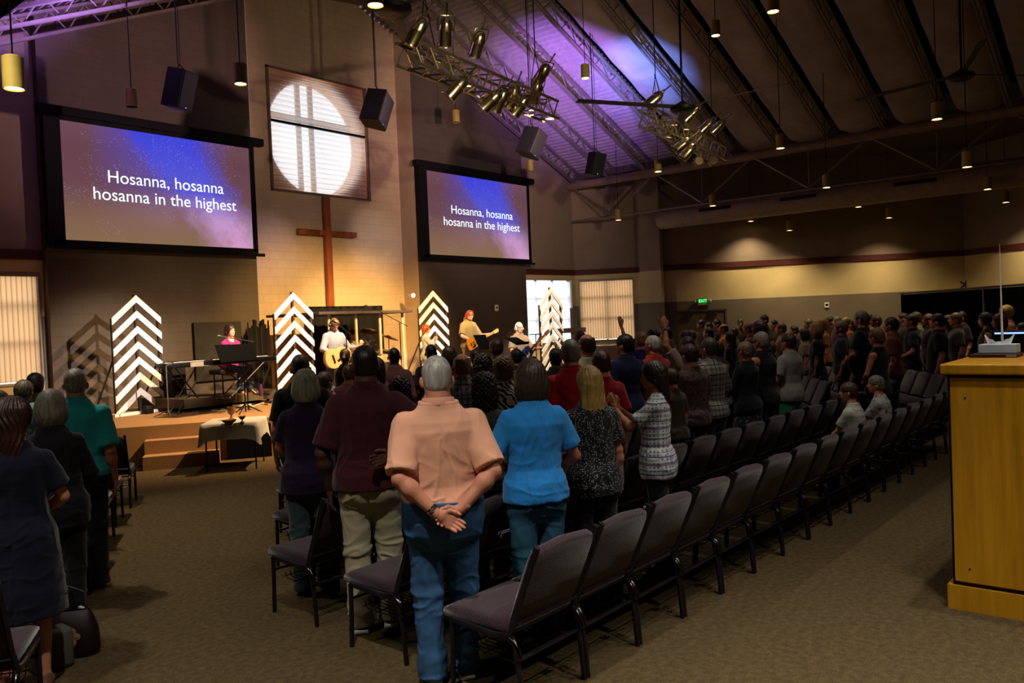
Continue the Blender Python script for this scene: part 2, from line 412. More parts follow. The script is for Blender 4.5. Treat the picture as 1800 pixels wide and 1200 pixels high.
# ------------------------------------------------------------------ people
SKIN = dict(f='#b87d64', t='#a9704f', p='#d8a084', d='#4a2f24', r='#b97560', o='#c08566')
def ik(S, W, l1, l2, hint):
    S = V(S); W = V(W); d = W-S; L = min(d.length, (l1+l2)*.995); u = d.normalized(); W = S+u*L
    a = (l1*l1-l2*l2+L*L)/(2*L); h = sqrt(max(0, l1*l1-a*a)); hv = V(hint); hv = (hv-u*hv.dot(u)).normalized()
    return S+u*a+hv*h, W
def hand_prims(W, d, n, side, curl=.4, s=1., spread=.0, thumb=.6):
    # palm from the wrist along d, palm faces n, side=+1 puts the thumb on +x' (d x n)
    W = V(W); d = V(d).normalized(); n = V(n); n = (n-d*n.dot(d)).normalized(); u = d.cross(n)*side
    pr = []
    K = W+d*.088*s
    for i, (off, ln) in enumerate(((.030, .070), (.010, .078), (-.010, .072), (-.029, .058))):
        b = K+u*off*s-d*abs(i-1)*.004*s
        pr.append((Cone(W+u*off*.55*s+d*.012*s, b, .0125*s, .0115*s), .014))
        dd = (d+u*spread*(1.2-i)*.5).normalized(); p = b; c = curl*(1+.12*i)
        for j, fr in enumerate((.44, .31, .25)):
            a = c*(.55+.5*j); q = p+(dd*cos(a)+n*sin(a))*ln*fr*s
            pr.append((Cone(p, q, (.0095-.0008*j)*s, (.0088-.0010*j)*s), .006)); p = q
    t0 = W+u*.020*s+d*.022*s; t1 = t0+(u*.62+d*.62+n*.30*thumb).normalized()*.040*s; t2 = t1+(u*.25+d*.9+n*.35*thumb).normalized()*.032*s; t3 = t2+(d+n*.3).normalized()*.024*s
    for a, b, r in ((t0, t1, .013), (t1, t2, .0105), (t2, t3, .0095)): pr.append((Cone(a, b, r*s, r*.9*s), .010))
    pr.append((Cone(W-d*.035*s, W+d*.02*s, .024*s, .023*s), .02))
    return pr
HP = {}
def person(px, top, Z, sex='m', pose='down', face=0., hair='short', hc='#3a2a1e', sk='f', shirt=('#888888', None, 'short'),
           pants=('long', '#2b3038'), shoe='#15151a', fat=0., head=(0, 0), label='', q=None, pos=None, H=None, base=0., opt=(), group=None, hh=None, lean=0.):
    if pos is None:
        P = at(px, top, Z); x0, y0 = P.x, P.y; H = H or P.z-base
    else: x0, y0 = pos
    H0 = H; sit = 'sit' in opt
    if sit: H = H+.40*(hh or H+.4)/1.7 if hh is None else hh
    s = (H-.008)/1.75
    q = q or (.0075 if Z < 5.8 else .0095 if Z < 9 else .013 if Z < 13 else .018)
    q = q/s; f = sex == 'f'
    root = empty('person', (x0, y0, base), face, label, 'person', group)
    # joints
    hipz = .90; drop = 0
    if sit: drop = .40
    sw = (.157 if not f else .140)+.5*fat; hw = .092
    tz = [(.80, .165+.3*fat, .112+.6*fat, 0), (.88, .176+.4*fat, .122+.7*fat, -.004), (.96, .168+.6*fat, .115+.9*fat, .008*fat*10), (1.06, .152+fat, .104+fat, .012+.2*fat),
          (1.17, .155+.85*fat, .108+.8*fat, .012+.1*fat), (1.28, .172+.6*fat, .116+.4*fat, .004), (1.35, .178+.5*fat, .112+.3*fat, -.006), (1.40, .160+.5*fat, .096+.25*fat, -.012),
          (1.435, .128+.4*fat, .080+.2*fat, -.016), (1.465, .095+.3*fat, .070+.2*fat, -.017), (1.50, .070+.3*fat, .064+.3*fat, -.014), (1.53, .061+.3*fat, .060+.3*fat, -.008)]
    if f: tz = [(z, w_*(1.03 if z < .97 else .88 if z < 1.2 else .88 if z < 1.45 else .92), d*(1.02 if z < .97 else .9 if z < 1.2 else .95), y) for z, w_, d, y in tz]
    def bend(z, y): return y+lean*max(0, z-.95)
    tz = [(z-drop, w_, d, bend(z, y)) for z, w_, d, y in tz]
    ly = lambda z: lean*max(0, z-.95)
    sz = 1.382-drop; sy = ly(1.40)-.008
    SJ = [V((sx*sw, sy, sz)) for sx in (-1, 1)]
    l1, l2 = (.30, .262) if not f else (.265, .235)
    up = V((0, 0, 1))
    # wrist targets, elbow hints, hand direction, palm normal : index 0 left (x<0), 1 right
    def both(fn): return [fn(-1), fn(1)]
    p0 = pose
    if p0 == 'down': T = both(lambda a: ((a*(.222+.9*fat), .03, .845-drop), (a*.3, -1, 0), (0, .15, -1), (-a, 0, 0), .5))
    elif p0 == 'back': T = [((-.05, -.185-1.0*fat, .945), (-1, -.12, .1), (.8, -.12, -.5), (0, -1, .1), .45), ((.075, -.160-1.0*fat, .955), (1, -.12, .1), (-.85, .0, -.45), (0, -1, 0), .8)]
    elif p0 == 'front': T = both(lambda a: ((a*.075, .17+1.2*fat, 1.02-drop), (a, -.5, 0), (-a*.9, .25, .0), (0, -1, .2), .7))
    elif p0 == 'fold': T = both(lambda a: ((-a*.06, .17+fat, 1.16-drop), (a, -.3, -.2), (-a, .1, .15), (0, -1, 0), .5))
    elif p0 == 'clap': T = both(lambda a: ((a*.05, .34, 1.37-drop), (a*.5, -.1, -1), (-a*.15, .45, .85), (-a, 0, 0), .45))
    elif p0 == 'keys': T = both(lambda a: ((a*.13, .36, 1.02-drop), (a*.6, -.5, -.3), (0, 1, -.25), (0, 0, -1), .5))
    elif p0 == 'lap': T = both(lambda a: ((a*.07, .33, .98-drop), (a*.7, -.6, -.2), (-a*.5, .8, .05), (0, 0, -1), .6))
    elif p0 == 'raiseR': T = [((-.245, .05, .86), (-1, -1, 0), (0, .15, -1), (1, 0, 0), .5), ((.27, .25, 1.83), (1, 0, -.2), (.02, .1, 1), (-.3, 1, 0), .2)]
    elif p0 == 'raiseL': T = [((-.24, .16, 1.88), (-1, 0, -.3), (-.1, .1, 1), (.3, 1, 0), .25), ((.245, .05, .86), (1, -1, 0), (0, .15, -1), (-1, 0, 0), .5)]
    elif p0 == 'raiseB': T = both(lambda a: ((a*.27, .30, 1.62), (a, 0, -.6), (0, .2, 1), (0, 1, .1), .2))
    elif p0 == 'pray': T = both(lambda a: ((a*.03, .25, 1.32-drop), (a*.7, 0, -1), (-a*.05, .25, 1), (-a, 0, 0), .1))
    elif p0 == 'hip': T = [((-.20, -.02, .98), (-1, -.5, 0), (.6, .6, -.4), (1, 0, 0), .3), ((.245, .03, .86), (1, -1, 0), (0, .15, -1), (-1, 0, 0), .5)]
    elif p0 == 'mic': T = [((-.10, .26, 1.40), (-.6, 0, -1), (.3, .2, .9), (.9, -.3, 0), 1.2), ((.09, .28, 1.34), (.6, 0, -1), (-.4, .2, .85), (-.9, -.3, 0), 1.2)]
    elif p0 == 'guitar': T = [((-.42, .27, 1.16-drop), (-.3, -.2, -1), (-.25, .2, .6), (.2, -.9, .3), 1.1), ((.10, .235+fat, 1.02-drop), (1, -.3, 0), (-.85, .1, -.25), (0, -1, 0), .6)]
    elif p0 == 'rest': T = [((-.245, .03, .86), (-1, -1, 0), (0, .15, -1), (1, 0, 0), .5), ((.15, -.20-.6*fat, 1.08), (1, -.3, -.3), (-.95, -.05, -.1), (0, -1, 0), .7)]
    arms = []
    for i, (Wt, hint, hd, hn, curl) in enumerate(T):
        W0 = V(Wt); W0.y += ly(1.2)
        E, W1 = ik(SJ[i], W0, l1, l2, hint); arms.append((SJ[i], E, W1, V(hd), V(hn), curl))
    # legs
    legs = []
    for a in (-1, 1):
        if sit: Hp = V((a*hw, -.02, .52)); K = V((a*.11, .40, .50)); A = V((a*.11, .38, .09))
        else:
            st = .015*a; Hp = V((a*hw, 0, hipz)); K = V((a*(.094+.1*fat), .012+st, .49)); A = V((a*(.090+.0*fat), -.02+st*2, .085))
        legs.append((Hp, K, A))
    armr = 1.0 if not f else .86; ar = armr*(1+3.2*fat)
    hy, hp = radians(head[0]), radians(head[1])
    HC = V((0, ly(1.6)+.012, 1.628-drop))
    if 'bow' in opt: HC += V((0, .045, -.025)); hp -= .5
    # ---- body
    g0 = [Loft(tz)]
    pr = [(g0[0], .01, -.006)]
    for a in (0, 1):
        Hp, K, A = legs[a]; fy = .022 if not sit else 0
        pr += [(Cone(Hp, K, .082, .054), .03, 0), (Cone(K, A, .050, .034), .02, 0), (Cone(A, A+V((0, .13, -.055)), .036, .024), .02, 0), (Cone(A+V((0, -.01, -.01)), A+V((0, -.025, -.05)), .034, .028), .02, 0)]
        if not sit: pr.append((Ell(K*.68+A*.32+V((0, -.012, 0)), (.045, .046, .12)), .02, 0))
        S_, E, W_, hd, hn, cu = arms[a]
        pr += [(Ell(S_, (.056*ar, .056*ar, .058*ar)), .03, 0), (Cone(S_, E, .050*ar, .038*ar), .02, 0), (Cone(E, W_, .039*ar, .025*ar), .015, 0), (Ell(E*.72+W_*.28, (.040*ar,)*3), .03, 0)]
    nb = V((0, ly(1.48)-.012, 1.47-drop))
    pr.append((Cone(nb, HC+V((0, -.012, -.05)), .058+.3*fat if not f else .049, .055+.3*fat if not f else .046), .03, 0))
    lo = min(.0, -.02)
    G = Grid([p for p, *_ in pr], q)
    for p, k, t in pr: G.add(p, k, t)
    P, Q = G.mesh(); P = relax(P, Q, 1); parts = [(P, Q)]
    # head on its own finer grid
    hq = min(q, .0062 if Z < 6 else .0085 if Z < 10 else .012); hs = 1.0 if not f else .96
    c0 = V((0, 0, 0)); hpr = [(Ell((0, -.008, .022), (.075, .094, .094)), .0), (Ell((0, .022, -.03), (.060, .072, .080)), .035), (Ell((0, .050, -.078), (.036, .036, .032)), .03),
         (Cone((0, .090, .012), (0, .108, -.028), .009, .013), .012), (Ell((-.084, -.008, -.018), (.011, .018, .030), -.35), .004), (Ell((.084, -.008, -.018), (.011, .018, .030), .35), .004),
         (Cone((-.03, .083, .030), (.03, .083, .030), .009, .009), .014), (Cone((-.018, .088, -.055), (.018, .088, -.055), .007, .007), .008), (Cone((-.016, .086, -.064), (.016, .086, -.064), .007, .007), .006),
         (Cone((0, -.03, -.05), (0, -.045, -.135), .056+.25*fat, .054+.3*fat), .03)]
    G = Grid([p for p, _ in hpr], hq); [G.add(p, max(k, .004)) for p, k in hpr]
    for a in (-1, 1): G.sub(Ell((a*.030, .098, .010), (.016, .018, .011)), .012)
    hP, hQ = G.mesh(); hP = relax(hP, hQ, 1)
    RH = Matrix.Rotation(hy, 3, 'Z') @ Matrix.Rotation(hp, 3, 'X'); RM = np.array(RH)
    hx = lambda A_: (A_*hs) @ RM.T + np.array(HC)
    parts.append((hx(hP), hQ))
    for a in (0, 1):
        S_, E, W_, hd, hn, cu = arms[a]
        if Z > 18: continue
        hpm = hand_prims(W_, hd, hn, (1 if a == 1 else -1)*1, cu, 1. if not f else .9)
        G = Grid([p for p, _ in hpm], .0045 if Z < 6 else .0065 if Z < 10 else .009, .012)
        for p, k in hpm: G.add(p, k)
        parts.append(G.mesh())
    sc = lambda L: [(p*s, q_) for p, q_ in L]
    body = mesh_obj('body', sc(parts), skin(SKIN.get(sk, sk)), root)
    # ---- eyes / brows on faces that can be seen
    if 'face' in opt:
        m = MB()
        for a in (-1, 1): m.lathe((0, 0, 0), [(0, 0)], 3) if False else m.tube([hx(np.array([[a*.030, .083, .010]]))[0]*s, hx(np.array([[a*.030, .0845, .010]]))[0]*s], .0085*s, 10)
        m.build('eyes', plain('eye', '#2a1d18', .2), root)
        m = MB()
        for a in (-1, 1): m.tube([hx(np.array([[a*.044, .080, .033]]))[0]*s, hx(np.array([[a*.02, .091, .036]]))[0]*s], .004*s, 6)
        m.build('eyebrows', hairm(hc), root)
        m = MB(); m.tube([hx(np.array([[x_, y_, -.060]]))[0]*s for x_, y_ in ((-.024, .084), (-.01, .0945), (.01, .0945), (.024, .084))], .0042*s, 6); m.build('lips', plain('lips', '#8f4a40', .4), root)
    # ---- shirt / dress
    scol, spat, slv = shirt[:3]; hem = shirt[3] if len(shirt) > 3 else .86; hem -= drop
    loose = .013 if not f else .010
    if Z > 9: loose += .004
    st = tz[:]
    tuck = 'tuck' in opt; fl = 0 if tuck else .018
    dress = slv.startswith('dress')
    if dress: slv = slv.split('-')[1]
    if dress:
        st = [r for r in tz if r[0] > .9-drop] + [(.80, .19+.3*fat, .14, 0), (.6, .21+.3*fat, .165, 0), (.42, .225, .175, 0)]; hem = .47
    else:   # cloth hangs straight over the seat
        st = [(z, max(w_, .150+.55*fat)+(fl if z < 1.0-drop else 0), max(d, .105+.6*fat)+(fl if z < 1.0-drop else 0), y) if z < 1.25-drop else (z, w_, d, y) for z, w_, d, y in tz]
        st = [(.72-drop, st[0][1], st[0][2], 0)] + st if hem < .8-drop else st
    lf = Loft([r for r in st if r[0] < 1.485-drop] + [(1.492-drop, .078+.3*fat if not f else .072, .068+.2*fat, ly(1.49)-.014)])
    sp = [(lf, .01, loose)]
    for a in (0, 1):
        S_, E, W_, *_ = arms[a]; dr = (E-S_).normalized()
        if slv in ('short', 'cap', 'tank'):
            if slv == 'tank': continue
            fr = (.84 if 'collar' in opt else .68) if slv == 'short' else .38; en = S_+(E-S_)*fr; en2 = S_+(E-S_)*(fr+.12)
            sp.append((Cut(Cone(S_, en2, .056*ar, (.062 if slv == 'short' else .052)*ar**.5), en, dr), .022, loose))
        else:
            sp.append((Cone(S_, E, .056*ar, .046*ar), .02, loose*.8)); e2 = (W_-E).normalized(); fe = .97 if slv == 'long' else .45; en = E+(W_-E)*fe
            sp.append((Cut(Cone(E, E+(W_-E)*(fe+.1), .047*ar, .036*ar), en, e2), .015, loose*.6))
    G = Grid([p for p, *_ in sp], q)
    for p, k, t in sp: G.add(p, max(k, .008), t)
    hf = .012*1
    G.clip(lambda x, y, z: hem+.008*np.sin(9*x+3*y)-z+0*x)
    if f or slv == 'tank': G.sub(Ell((0, ly(1.5)+.06, 1.50-drop), (.075, .07, .09)), .01)
    if slv == 'tank': [G.sub(Ell((a*.185, 0, 1.42-drop), (.06, .12, .10)), .01) for a in (-1, 1)]
    P, Q = G.mesh(); P = relax(P, Q, 1); P = folds(P, Q, (.0095 if Z < 9 else .005), px*.37)
    cm = cloth(scol, spat)
    sh = mesh_obj('dress' if dress else 'shirt', [(P*s, Q)], cm, root)
    if 'collar' in opt and Z < 20:
        m = MB(); r0 = .067+.3*fat if not f else .058; cz = 1.492-drop; n = 20; yy = ly(1.49)-.012
        for i in range(n+1): pass
        ang = [radians(-90+x_) for x_ in np.linspace(-150, 150, n+1)]
        vs = []
        for t_, (dr_, dz_) in enumerate(((.0, -.015), (.0, .030), (.004, .034), (.016, .0), (.014, -.008))):
            vs += [V(((r0+dr_)*cos(a_), (r0+dr_)*sin(a_)+yy, cz+dz_-.006*sin(a_)))*s for a_ in ang]
        L = n+1; m.add(vs, [(k*L+i, k*L+i+1, (k+1)*L+i+1, (k+1)*L+i) for k in range(4) for i in range(n)]); m.build('collar', cm, root, True)
    # ---- trousers / skirt / shorts
    if not dress:
        kind, pc = pants[:2]; ppat = pants[2] if len(pants) > 2 else None
        mat = denim(pc) if kind.endswith('jeans') else cloth(pc, ppat)
        hipl = Loft([r for r in tz if r[0] < 1.03-drop] + [(.72-drop, .10, .07, 0)] if not sit else [r for r in tz if r[0] < 1.03-drop])
        tp = [(hipl, .01, .026 if tuck else .006)]; zt = (.985 if tuck else 1.0 if hem < .97-drop else 1.02)-(0 if not sit else drop)
        if kind.startswith('skirt'):
            tp = [(Loft([(1.0, .150, .11, 0), (.9, .185, .13, 0), (.8, .19, .14, 0), (.5, .20, .16, 0), (.3, .215, .17, 0)]), .01, .008)]; zb = .42 if kind == 'skirt' else .30
        else:
            tp += [(Ell((a*.075, -.062-.4*fat, .885-drop), (.085+.3*fat, .075+.3*fat, .095)), .04, .004 if tuck else 0) for a in (-1, 1)]
            for a in (0, 1):
                Hp, K, A = legs[a]; lw = 1.10+.6*fat
                if kind == 'shorts': en = Hp+(K-Hp)*.9; tp.append((Cut(Cone(Hp, K, .088*lw, .078*lw), en, K-Hp), .03, .008))
                else:
                    en = A+V((0, 0, -.03)); wk = 1 if not f else .9
                    if kind.startswith('slim'): wk = .72
                    tp += [(Cone(Hp, K, .086*lw, .062*lw*wk), .03, .008), (Cut(Cone(K, A+V((0, -.005, -.06)), .062*lw*wk, .055*lw*wk), en, (0, 0, -1)), .02, .008)]
                    if Z < 9 and not sit: tp.append((Cut(Cone(A+V((0, -.01, .05)), A+V((0, .012, -.05)), .05*lw*wk, .064*lw*wk), A+V((0, 0, -.045)), (0, 0, -1)), .02, .004))
            zb = -1
        G = Grid([p for p, *_ in tp], q)
        for p, k, t in tp: G.add(p, max(k, .008), t)
        G.clip(lambda x, y, z: np.maximum(z-zt, zb-z)+0*x)
        P, Q = G.mesh(); P = relax(P, Q, 1); P = folds(P, Q, (.009 if Z < 9 else .004), px*.53+1, 'pants')
        nm = 'skirt' if kind.startswith('skirt') else 'shorts' if kind == 'shorts' else 'trousers'
        mesh_obj(nm, [(P*s, Q)], mat, root)
    # ---- shoes
    if Z < 9.5 or 'shoes' in opt:
        for a in (0, 1):
            A = legs[a][2]; sp = [(Cone(A+V((0, -.035, -.045)), A+V((0, .05, -.05)), .036, .038), .01), (Cone(A+V((0, .05, -.05)), A+V((0, .15, -.06)), .038, .030), .02), (Cone(A+V((0, -.01, 0)), A+V((0, -.012, -.03)), .042, .042), .02)]
            G = Grid([p for p, _ in sp], max(q, .008)); [G.add(p, max(k, .006)) for p, k in sp]; zf = A.z-.082
            G.clip(lambda x, y, z: zf-z+0*x); P, Q = G.mesh(); o = mesh_obj('shoe', [(P*s, Q)], plain('shoe', shoe, .5), root)
            if 'sole' in opt:
                m = MB(); m.rbox((A.x*s, (A.y+.055)*s, (zf+.010)*s), (.088*s, .275*s, .022*s), .008); m.build('sole', plain('sole', '#c9ced0', .6), o, True)
    # ---- hair
    if hair != 'bald':
        hm = hairm(hc); hg = []; cut = None
        tk = dict(buzz=.004, short=.013, crop=.010, side=.016, fringe=.007, bob=.022, long=.020, pony=.014, curly=.035, bun=.014, halo=.03, wavy=.022, cap=.012).get(hair, .014)
        hg = [(Ell((0, -.012, .026), (.077+tk, .097+tk, .094+tk)), .0), (Ell((0, -.05, -.035), (.060+tk, .052+tk, .062)), .03)]
        if hair == 'bob': hg += [(Ell((0, -.03, -.05), (.118, .100, .125)), .03)]
        if hair in ('long', 'wavy'): hg += [(Loft([(-.42 if hair == 'long' else -.30, .055, .018, -.085), (-.30, .082, .030, -.088), (-.15, .096, .045, -.080), (.0, .098, .08, -.045), (.06, .08, .07, -.03)]), .02)]
        if hair == 'curly': hg += [(Ell((0, -.045, -.07), (.118, .095, .13)), .03), (Ell((0, -.05, -.15), (.10, .075, .09)), .03)]
        if hair == 'halo': hg += [(Ell((0, -.02, .02), (.112, .118, .118)), .02), (Ell((0, -.045, -.05), (.095, .085, .08)), .02)]
        if hair == 'pony': hg += [(Cone((0, -.12, .02), (0, -.165, -.03), .022, .034), .02), (Cone((0, -.165, -.03), (0, -.145, -.20), .034, .014), .02)]
        if hair == 'bun': hg += [(Ell((0, -.135, .03), (.045, .04, .045)), .01)]
        G = Grid([p for p, _ in hg], hq, .03); [G.add(p, max(k, .006)) for p, k in hg]
        fz = {'buzz': .055, 'fringe': .02}.get(hair, .062)
        if hair == 'fringe':     # bald crown, hair only at the sides and back
            G.sub(Ell((0, .02, .11), (.075, .125, .075)), .01)
        # carve out the face
        G.sub(Cut(Ell((0, .135, -.055), (.078, .115, .118 if fz < .06 else .112)), (0, 0, .07), (0, 0, 1)), .012)
        if hair not in ('bob', 'long', 'wavy', 'curly', 'halo'):
            for a in (-1, 1): G.sub(Ell((a*.088, .022, -.035), (.030, .058, .052)), .008)
            G.clip(lambda x, y, z: (-.075 if hair != 'pony' else -.3)-z+.3*np.maximum(0, y+.02)*(z < -.0)+0*x)
        P, Q = G.mesh()
        amp = dict(buzz=.0008, short=.004, side=.004, crop=.003, fringe=.002, bob=.003, long=.004, wavy=.006, curly=.012, halo=.008, pony=.004, bun=.003).get(hair, .003)
        x, y, z = P.T; N = vnorm(P, Q)
        if hair in ('curly', 'halo', 'wavy') or (hair == 'short' and 'tousled' in opt):
            fz_ = np.sin(95*x+3*np.sin(60*z)+px)*np.sin(88*z+2*np.sin(70*y))*np.sin(80*y+px)+.5*np.sin(150*x+px)*np.sin(140*z)
            if hair == 'wavy': fz_ = np.sin(26*np.arctan2(x, -y)+5*np.sin(22*z)+px)
        else:
            th = np.arctan2(x, -y-.0); fz_ = .45*np.sin(23*th+5*np.sin(14*z+px)+3*np.sin(3*th))+.35*np.sin(61*th+9*np.sin(11*z))+.5*vn(P*45, int(abs(px)))
        P = P+N*(amp*fz_)[:, None]
        mesh_obj('hair', [(hx(P)*s, Q)], hm, root)
    def hpos(p): return V(tuple(hx(np.array([p]))[0]*s))
    if 'glasses' in opt:
        m = MB()
        for a in (-1, 1):
            m.tube([hpos((a*.031+.022*cos(t_), .100, .010+.017*sin(t_))) for t_ in np.linspace(0, 2*pi, 13)], .0022*s, 5); m.tube([hpos((a*.053, .098, .014)), hpos((a*.078, .0, .005))], .002*s, 5)
        m.tube([hpos((-.009, .101, .012)), hpos((.009, .101, .012))], .002*s, 5); m.build('glasses', black(.3), root)
    if 'beard' in opt:
        G = Grid([Ell((0, .04, -.06), (.07, .07, .06))], hq, .03); G.add(Ell((0, .035, -.062), (.066, .062, .052)), .01); G.sub(Ell((0, .09, -.012), (.05, .04, .042)), .01); G.sub(Ell((0, -.03, -.02), (.09, .06, .2)), .01)
        P, Q = G.mesh(); mesh_obj('beard', [(hx(P)*s, Q)], hairm(hc), root)
    hd_ = [o for o in opt if o.startswith('headphones')]
    if hd_:
        mt = plain('headphones', '#b8141c' if 'red' in hd_[0] else '#1a1a1c' if 'black' in hd_[0] else '#b9b9bd', .35)
        e = empty('headphones', (0, 0, 0)); e.parent = root; m = MB()
        m.tube([hpos((.098*cos(t_), -.005, .02+.112*sin(t_))) for t_ in np.linspace(0, pi, 15)], .009*s, 8); band = m.build('headband', mt, e, True)
        for a in (-1, 1):
            m = MB(); m.tube([hpos((a*.078, -.004, -.012)), hpos((a*.108, -.004, -.012))], [.038*s, .034*s], 14); m.build('ear_cup', mt, e, True)
    if 'watch' in opt:
        S_, E, W_, *_ = arms[0]; m = MB(); u = (W_-E).normalized(); c = W_-u*.035; m.tube([(c-u*.011)*s, (c+u*.011)*s], .031*s*ar/1.1, 18); o = m.build('wristwatch', black(.4), root, True)
        m = MB(); m.rbox((c+V((-.004, -.032, .004)))*s, (.022, .007, .022), .002); m.build('watch_face', metal('#b9bcc0', .2), o)
    return root, s, dict(hpos=hpos, arms=arms, HC=HC)
# ------------------------------------------------------------------ room
RX, RZ, RM_, LM = 12.6, 10.38, .4163, .45      # ridge line, chord plane slopes
DK = .50
def zch(x): return RZ-(x-RX)*RM_ if x > RX else RZ-(RX-x)*LM
def wallmat(name, c, block=False, rough=.75):
    t = NT(name, rough, 0, .2); c = rgb(c)
    base = t.ramp(t.noise(1.7, 5), [(.3, tuple(x*.9 for x in c)), (.7, tuple(min(1, x*1.06) for x in c))])
    if block:
        sp = t.sep(t.tc()); x = t.math('ADD', sp[0], 0)
        z = sp[2]; row = t.math('FLOOR', t.math('DIVIDE', z, .2032))
        xs = t.math('ADD', x, t.math('MULTIPLY', t.math('MODULO', row, 2.), .2032))
        a = t.math('LESS_THAN', t.math('FRACT', t.math('DIVIDE', xs, .4064)), .028)
        b = t.math('LESS_THAN', t.math('FRACT', t.math('DIVIDE', z, .2032)), .055)
        m = t.math('MAXIMUM', a, b)
        base = t.mix(m, base, tuple(x*.82 for x in c))
        h = t.math('ADD', t.math('MULTIPLY', m, -1.), t.math('MULTIPLY', t.noise(60, 3), .35)); t.bump(h, .5, .006)
    else: t.bump(t.noise(70, 3), .15, .003)
    t.color(base); return t.m
def carpet():
    t = NT('carpet', .95, 0, .05)
    v = t.n('ShaderNodeTexVoronoi', i_Scale=130); t.l(t.tc(), v.inputs['Vector'])
    f = t.math('ADD', t.math('MULTIPLY', t.noise(150, 4, rough=.8), .75), t.math('MULTIPLY', t.noise(24, 3), .25))
    t.color(t.ramp(f, [(.34, '#261e13'), (.48, '#4a3e2a'), (.62, '#65563b'), (.75, '#7e6e4c')])); t.bump(v.outputs['Distance'], .5, .006)
    return t.m
CARPET = carpet()
WD = wallmat('dark_block_wall', '#51463a', True); WT = wallmat('cream_block_wall', '#b9a184', True)
WLOW = wallmat('olive_grey_paint', '#6f6350'); WTAN = wallmat('tan_paint', '#c7b07c'); WUP = wallmat('brown_grey_paint', '#83725f'); REVEAL = wallmat('return_paint', '#a8927a')
TRIMM = plain('maroon_trim', '#471a15', .6)
# floor
m = MB(); m.quad((-5, -7, 0), (32, -7, 0), (32, 19, 0), (-5, 19, 0)); struct(m.build('floor', CARPET))
# stage end wall : left window bay, dark block, niche, dark block, right window bay
SY = 16.0
def ztop(x): return zch(x)+DK+.06
def wallpoly(m, pts): m.add([V(p) for p in pts], [tuple(range(len(pts)))])
m = MB(); wallpoly(m, [(5.93, SY, 0), (10.25, SY, 0), (10.25, SY, ztop(10.25)), (5.93, SY, ztop(5.93))])
m.quad((5.93, SY, 0), (5.93, SY+.35, 0), (5.93, SY+.35, ztop(5.93)), (5.93, SY, ztop(5.93)))
struct(m.build('wall_stage_left', WD))
m = MB(); wallpoly(m, [(15.15, SY, 0), (19.71, SY, 0), (19.71, SY, ztop(19.71)), (15.15, SY, ztop(15.15))])
m.quad((19.71, SY, 0), (19.71, SY+.3, 0), (19.71, SY+.3, ztop(19.71)), (19.71, SY, ztop(19.71)))
struct(m.build('wall_stage_right', WD))
m = MB(); m.quad((15.15, 16.6, 0), (15.15, SY, 0), (15.15, SY, ztop(15.15)), (15.15, 16.6, ztop(15.15)))
m.quad((10.255, 16.6, 0), (10.255, SY, 0), (10.255, SY, ztop(10.2)), (10.255, 16.6, ztop(10.2))); struct(m.build('wall_niche_sides', REVEAL))
# niche wall with the window opening
TY = 16.6; wx0, wx1, wz0, wz1 = 11.13, 14.06, 5.33, 8.16
m = MB()
wallpoly(m, [(10.25, TY, 0), (15.15, TY, 0), (15.15, TY, wz0), (10.25, TY, wz0)])
wallpoly(m, [(10.25, TY, wz0), (wx0, TY, wz0), (wx0, TY, wz1), (10.25, TY, wz1)])
wallpoly(m, [(wx1, TY, wz0), (15.15, TY, wz0), (15.15, TY, wz1), (wx1, TY, wz1)])
wallpoly(m, [(10.25, TY, wz1), (15.15, TY, wz1), (15.15, TY, ztop(15.15)), (RX, TY, RZ+DK), (10.25, TY, ztop(10.25))])
struct(m.build('wall_niche', WT))
# round window: square reveal, plaster disc hole, mullions, pleated shades
cx, cz, cr = 12.60, 6.70, 1.42
m = MB(); n = 64; Yb = TY+.16; sq = []
m.quad((wx0, TY, wz0), (wx1, TY, wz0), (wx1, Yb, wz0), (wx0, Yb, wz0)); m.quad((wx0, TY, wz1), (wx1, TY, wz1), (wx1, Yb, wz1), (wx0, Yb, wz1))
m.quad((wx0, TY, wz0), (wx0, Yb, wz0), (wx0, Yb, wz1), (wx0, TY, wz1)); m.quad((wx1, TY, wz0), (wx1, Yb, wz0), (wx1, Yb, wz1), (wx1, TY, wz1))
def onsq(a):
    c_, s_ = cos(a), sin(a); k = 1e9
    if abs(c_) > 1e-6: k = min(k, ((wx1 if c_ > 0 else wx0)-cx)/c_)
    if abs(s_) > 1e-6: k = min(k, ((wz1 if s_ > 0 else wz0)-cz)/s_)
    return (cx+c_*k, Yb, cz+s_*k)
angs = sorted([2*pi*i/n for i in range(n)]+[atan2(z-cz, x-cx) % (2*pi) for x in (wx0, wx1) for z in (wz0, wz1)])
o = [onsq(a) for a in angs]; i_ = [(cx+cr*cos(a), Yb, cz+cr*sin(a)) for a in angs]; i2 = [(cx+cr*cos(a), Yb+.42, cz+cr*sin(a)) for a in angs]; k = len(angs)
m.add(o+i_+i2, [(j, (j+1) % k, (j+1) % k+k, j+k) for j in range(k)]+[(j+k, (j+1) % k+k, (j+1) % k+2*k, j+2*k) for j in range(k)])
win = empty('window_1', (0, 0, 0)); struct(win)
m.build('window_frame', plain('window_plaster', '#f0b070', .7), win)  # orange light on the reveal is put into this plaster colour
m = MB(); yb = Yb+.38
for x in (12.36, 12.74): m.bx(x-.07, x+.07, yb, yb+.04, cz-cr, cz+cr)
m.bx(cx-cr, cx+cr, yb, yb+.04, 7.16, 7.32); m.build('mullions', plain('mullion_wood', '#c98f55', .6), win)
